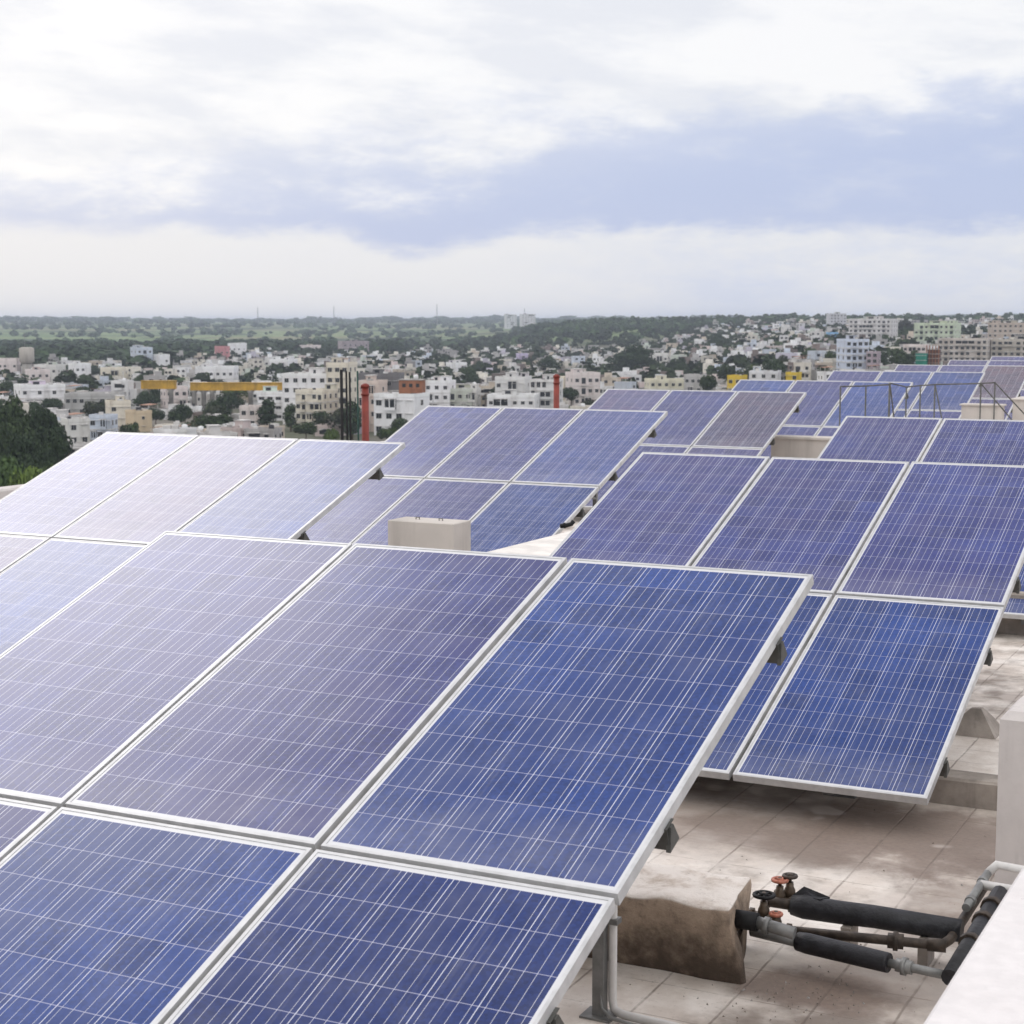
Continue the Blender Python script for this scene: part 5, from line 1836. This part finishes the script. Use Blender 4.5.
assign(pend, lambda r: '%s %s %s %s' % (r[2], r[1], r[3], near_phrase(r[4], r[5])))

# ---- the rest of the houses, far off: one mass
boxes, tints = [], []
def add_box(x, y, z, w_, d_, h, yaw, col):
    c, s = cos(yaw), sin(yaw)
    P_ = []
    for zz in (z, z + h):
        for (a, b_) in ((-1, -1), (1, -1), (1, 1), (-1, 1)):
            P_.append((x + c * a * w_ / 2 - s * b_ * d_ / 2, y + s * a * w_ / 2 + c * b_ * d_ / 2, zz))
    for f in ((4, 5, 6, 7), (0, 1, 5, 4), (1, 2, 6, 5), (2, 3, 7, 6), (3, 0, 4, 7)):
        boxes.append([P_[i] for i in f])
        tints.append(col if f[0] != 4 else tuple(.45 * q + .14 for q in col))
for c in houses[N_IND:]:
    D, azd, X, Y, fl_, ist, px, py, hpx, wpx = c
    ci = int(RNG.choice(len(PAL), p=PW_))
    k = rng.uniform(.7, 1.1)
    col = tuple(min(.8, q * k) for q in PAL[ci][1])
    W, Dp, H = rng.uniform(4.5, 9), rng.uniform(5, 9), fl_ * 3.1 + .6
    yaw = rng.uniform(-.7, .7)
    z_ = float(terrain(X, Y)) - 1
    add_box(X, Y, z_, W, Dp, H + 1, yaw, col)
    if rng.random() < .5:
        add_box(X + rng.uniform(-2, 2), Y, z_ + H + 1, 3.2, 3.2, 2.3, yaw, tuple(min(.8, q * 1.1) for q in col))
    for fl2 in range(fl_):
        for sgn in (-1, 1):
            c_, s_ = cos(yaw), sin(yaw)
            ox, oy = sgn * W * .24, -Dp / 2 - .02
            add_box(X + c_ * ox - s_ * oy, Y + s_ * ox + c_ * oy, z_ + 1 + fl2 * 3.1 + .9, 1.7, .1, 1.3, yaw, (.03, .03, .035))
print('houses', len(houses), 'trees', len(trees_), 'boxes', len(boxes))
o = link('distant_houses', quads_mesh('distant_houses', np.array(boxes), M_FARHOUSE, np.array(tints)))
tag(o, 'mass of small pale houses covering the far side of the town', 'houses', kind='stuff')

# ---- far trees, woods, tree belts
rngw = np.random.default_rng(77)
allq, allt = [], []
BASEQ = [crown_arrays(np.random.default_rng(300 + i), [(0, 0, .55, .42, .42, .34), (.25, .1, .45, .3, .3, .25), (-.22, -.1, .5, .3, .3, .28), (0, .2, .75, .22, .22, .2)], 70, .13) for i in range(6)]
BASEL = [crown_arrays(np.random.default_rng(400 + i), [(0, 0, .5, .45, .45, .35), (.25, .1, .4, .3, .3, .25)], 26, .22) for i in range(6)]


def scatter(X, Y, H, wide, col, base):
    z_ = float(terrain(X, Y)) - .3
    q = base[rngw.integers(len(base))]
    a = rngw.uniform(0, 2 * pi)
    c, s = cos(a), sin(a)
    qq = q.copy()
    x, y = q[..., 0] * H * wide, q[..., 1] * H * wide
    qq[..., 0] = X + c * x - s * y
    qq[..., 1] = Y + s * x + c * y
    qq[..., 2] = z_ + q[..., 2] * H
    allq.append(qq)
    k = rngw.uniform(.75, 1.25)
    allt.append(np.tile(np.array(col) * k, (len(q), 1)))


def flush(name, label, cat):
    global allq, allt
    o = link(name, quads_mesh(name, np.concatenate(allq), M_FARLEAF, np.concatenate(allt)))
    tag(o, label, cat, kind='stuff')
    allq, allt = [], []


FG = (0.055, 0.090, 0.042)
# trees between the far houses
for c in trees_[N_TREE:]:
    scatter(c[2], c[3], rngw.uniform(6, 12), rngw.uniform(.9, 1.4), (0.036, 0.052, 0.028), BASEQ)
for _ in range(1500):
    azd = rngw.uniform(-9, 18.5)
    D = sqrt(rngw.uniform(900 ** 2, 2700 ** 2))
    X, Y = D * sin(radians(azd)), D * cos(radians(azd))
    scatter(X, Y, rngw.uniform(6, 12), rngw.uniform(.9, 1.4), (0.036, 0.052, 0.028), BASEQ)
flush('town_greenery', 'scattered dark trees between the far houses of the town', 'trees')
# the wood on the left
for _ in range(2600):
    azd = rngw.uniform(-19, -3.6)
    D = sqrt(rngw.uniform(1090 ** 2, 2250 ** 2))
    edge = town_limit(azd) + 10
    if D < edge or (azd > -6 and rngw.random() < .65):
        continue
    X, Y = D * sin(radians(azd)), D * cos(radians(azd))
    scatter(X, Y, rngw.uniform(9, 17), rngw.uniform(1.1, 1.7), (0.040, 0.064, 0.034), BASEQ)
flush('dense_wood', 'dense dark green wood behind the houses at the left', 'wood')
# belts of trees out to the horizon
for _ in range(5200):
    azd = rngw.uniform(-19, 19)
    D = sqrt(rngw.uniform(2100 ** 2, 6500 ** 2))
    X, Y = D * sin(radians(azd)), D * cos(radians(azd))
    band = .8 * sin(D / 170.0 + 1.6 * sin(X / 420.0)) + .6 * sin(D / 71.0 + X / 260.0) + rngw.normal() * .55
    right = azd > 1
    if band < (.35 if not right else -.5):
        continue
    scatter(X, Y, rngw.uniform(5, 13) * (1.2 if D > 4000 else 1), rngw.uniform(1.1, 2.0), FG, BASEL)
for _ in range(1500):
    azd = rngw.uniform(-19, 19)
    D = rngw.uniform(6300, 8800)
    X, Y = D * sin(radians(azd)), D * cos(radians(azd))
    scatter(X, Y, rngw.uniform(8, 16) + 14 * rngw.random() ** 5, rngw.uniform(1.6, 3.4), FG, BASEL)
# the wooded ridge behind the town on the right
for _ in range(950):
    azd = rngw.uniform(1.0, 19)
    D = rngw.uniform(2350, 2900)
    X, Y = D * sin(radians(azd)), D * cos(radians(azd))
    scatter(X, Y, rngw.uniform(8, 15), rngw.uniform(1.0, 1.6), (0.060, 0.095, 0.048), BASEQ)
for _ in range(300):
    azd = rngw.uniform(.5, 19)
    D = rngw.uniform(2500, 2800)
    X, Y = D * sin(radians(azd)), D * cos(radians(azd))
    scatter(X, Y, rngw.uniform(10, 19), rngw.uniform(.9, 1.5), (0.050, 0.078, 0.040), BASEQ)
flush('distant_treeline', 'hazy belts of trees along the horizon beyond the town', 'woods')

# ------------------------------------------------------------------ haze over the plain
hz = bpy.data.materials.new('haze_air')
hz.use_nodes = True
hz.node_tree.nodes.clear()
h_ = NT(hz.node_tree)
pv = h_.node('ShaderNodeVolumePrincipled', {'Color': (0.78, 0.86, 1.0, 1), 'Density': 0.000105, 'Anisotropy': 0.3})
ho = h_.node('ShaderNodeOutputMaterial', {'Volume': pv.outputs[0]})
mb = MB()
mb.box(-31000, 31000, -31000, 31000, -125, 45)
o = mb.build('haze', hz)
tag(o, 'pale bluish haze lying over the plain', 'haze', kind='stuff')
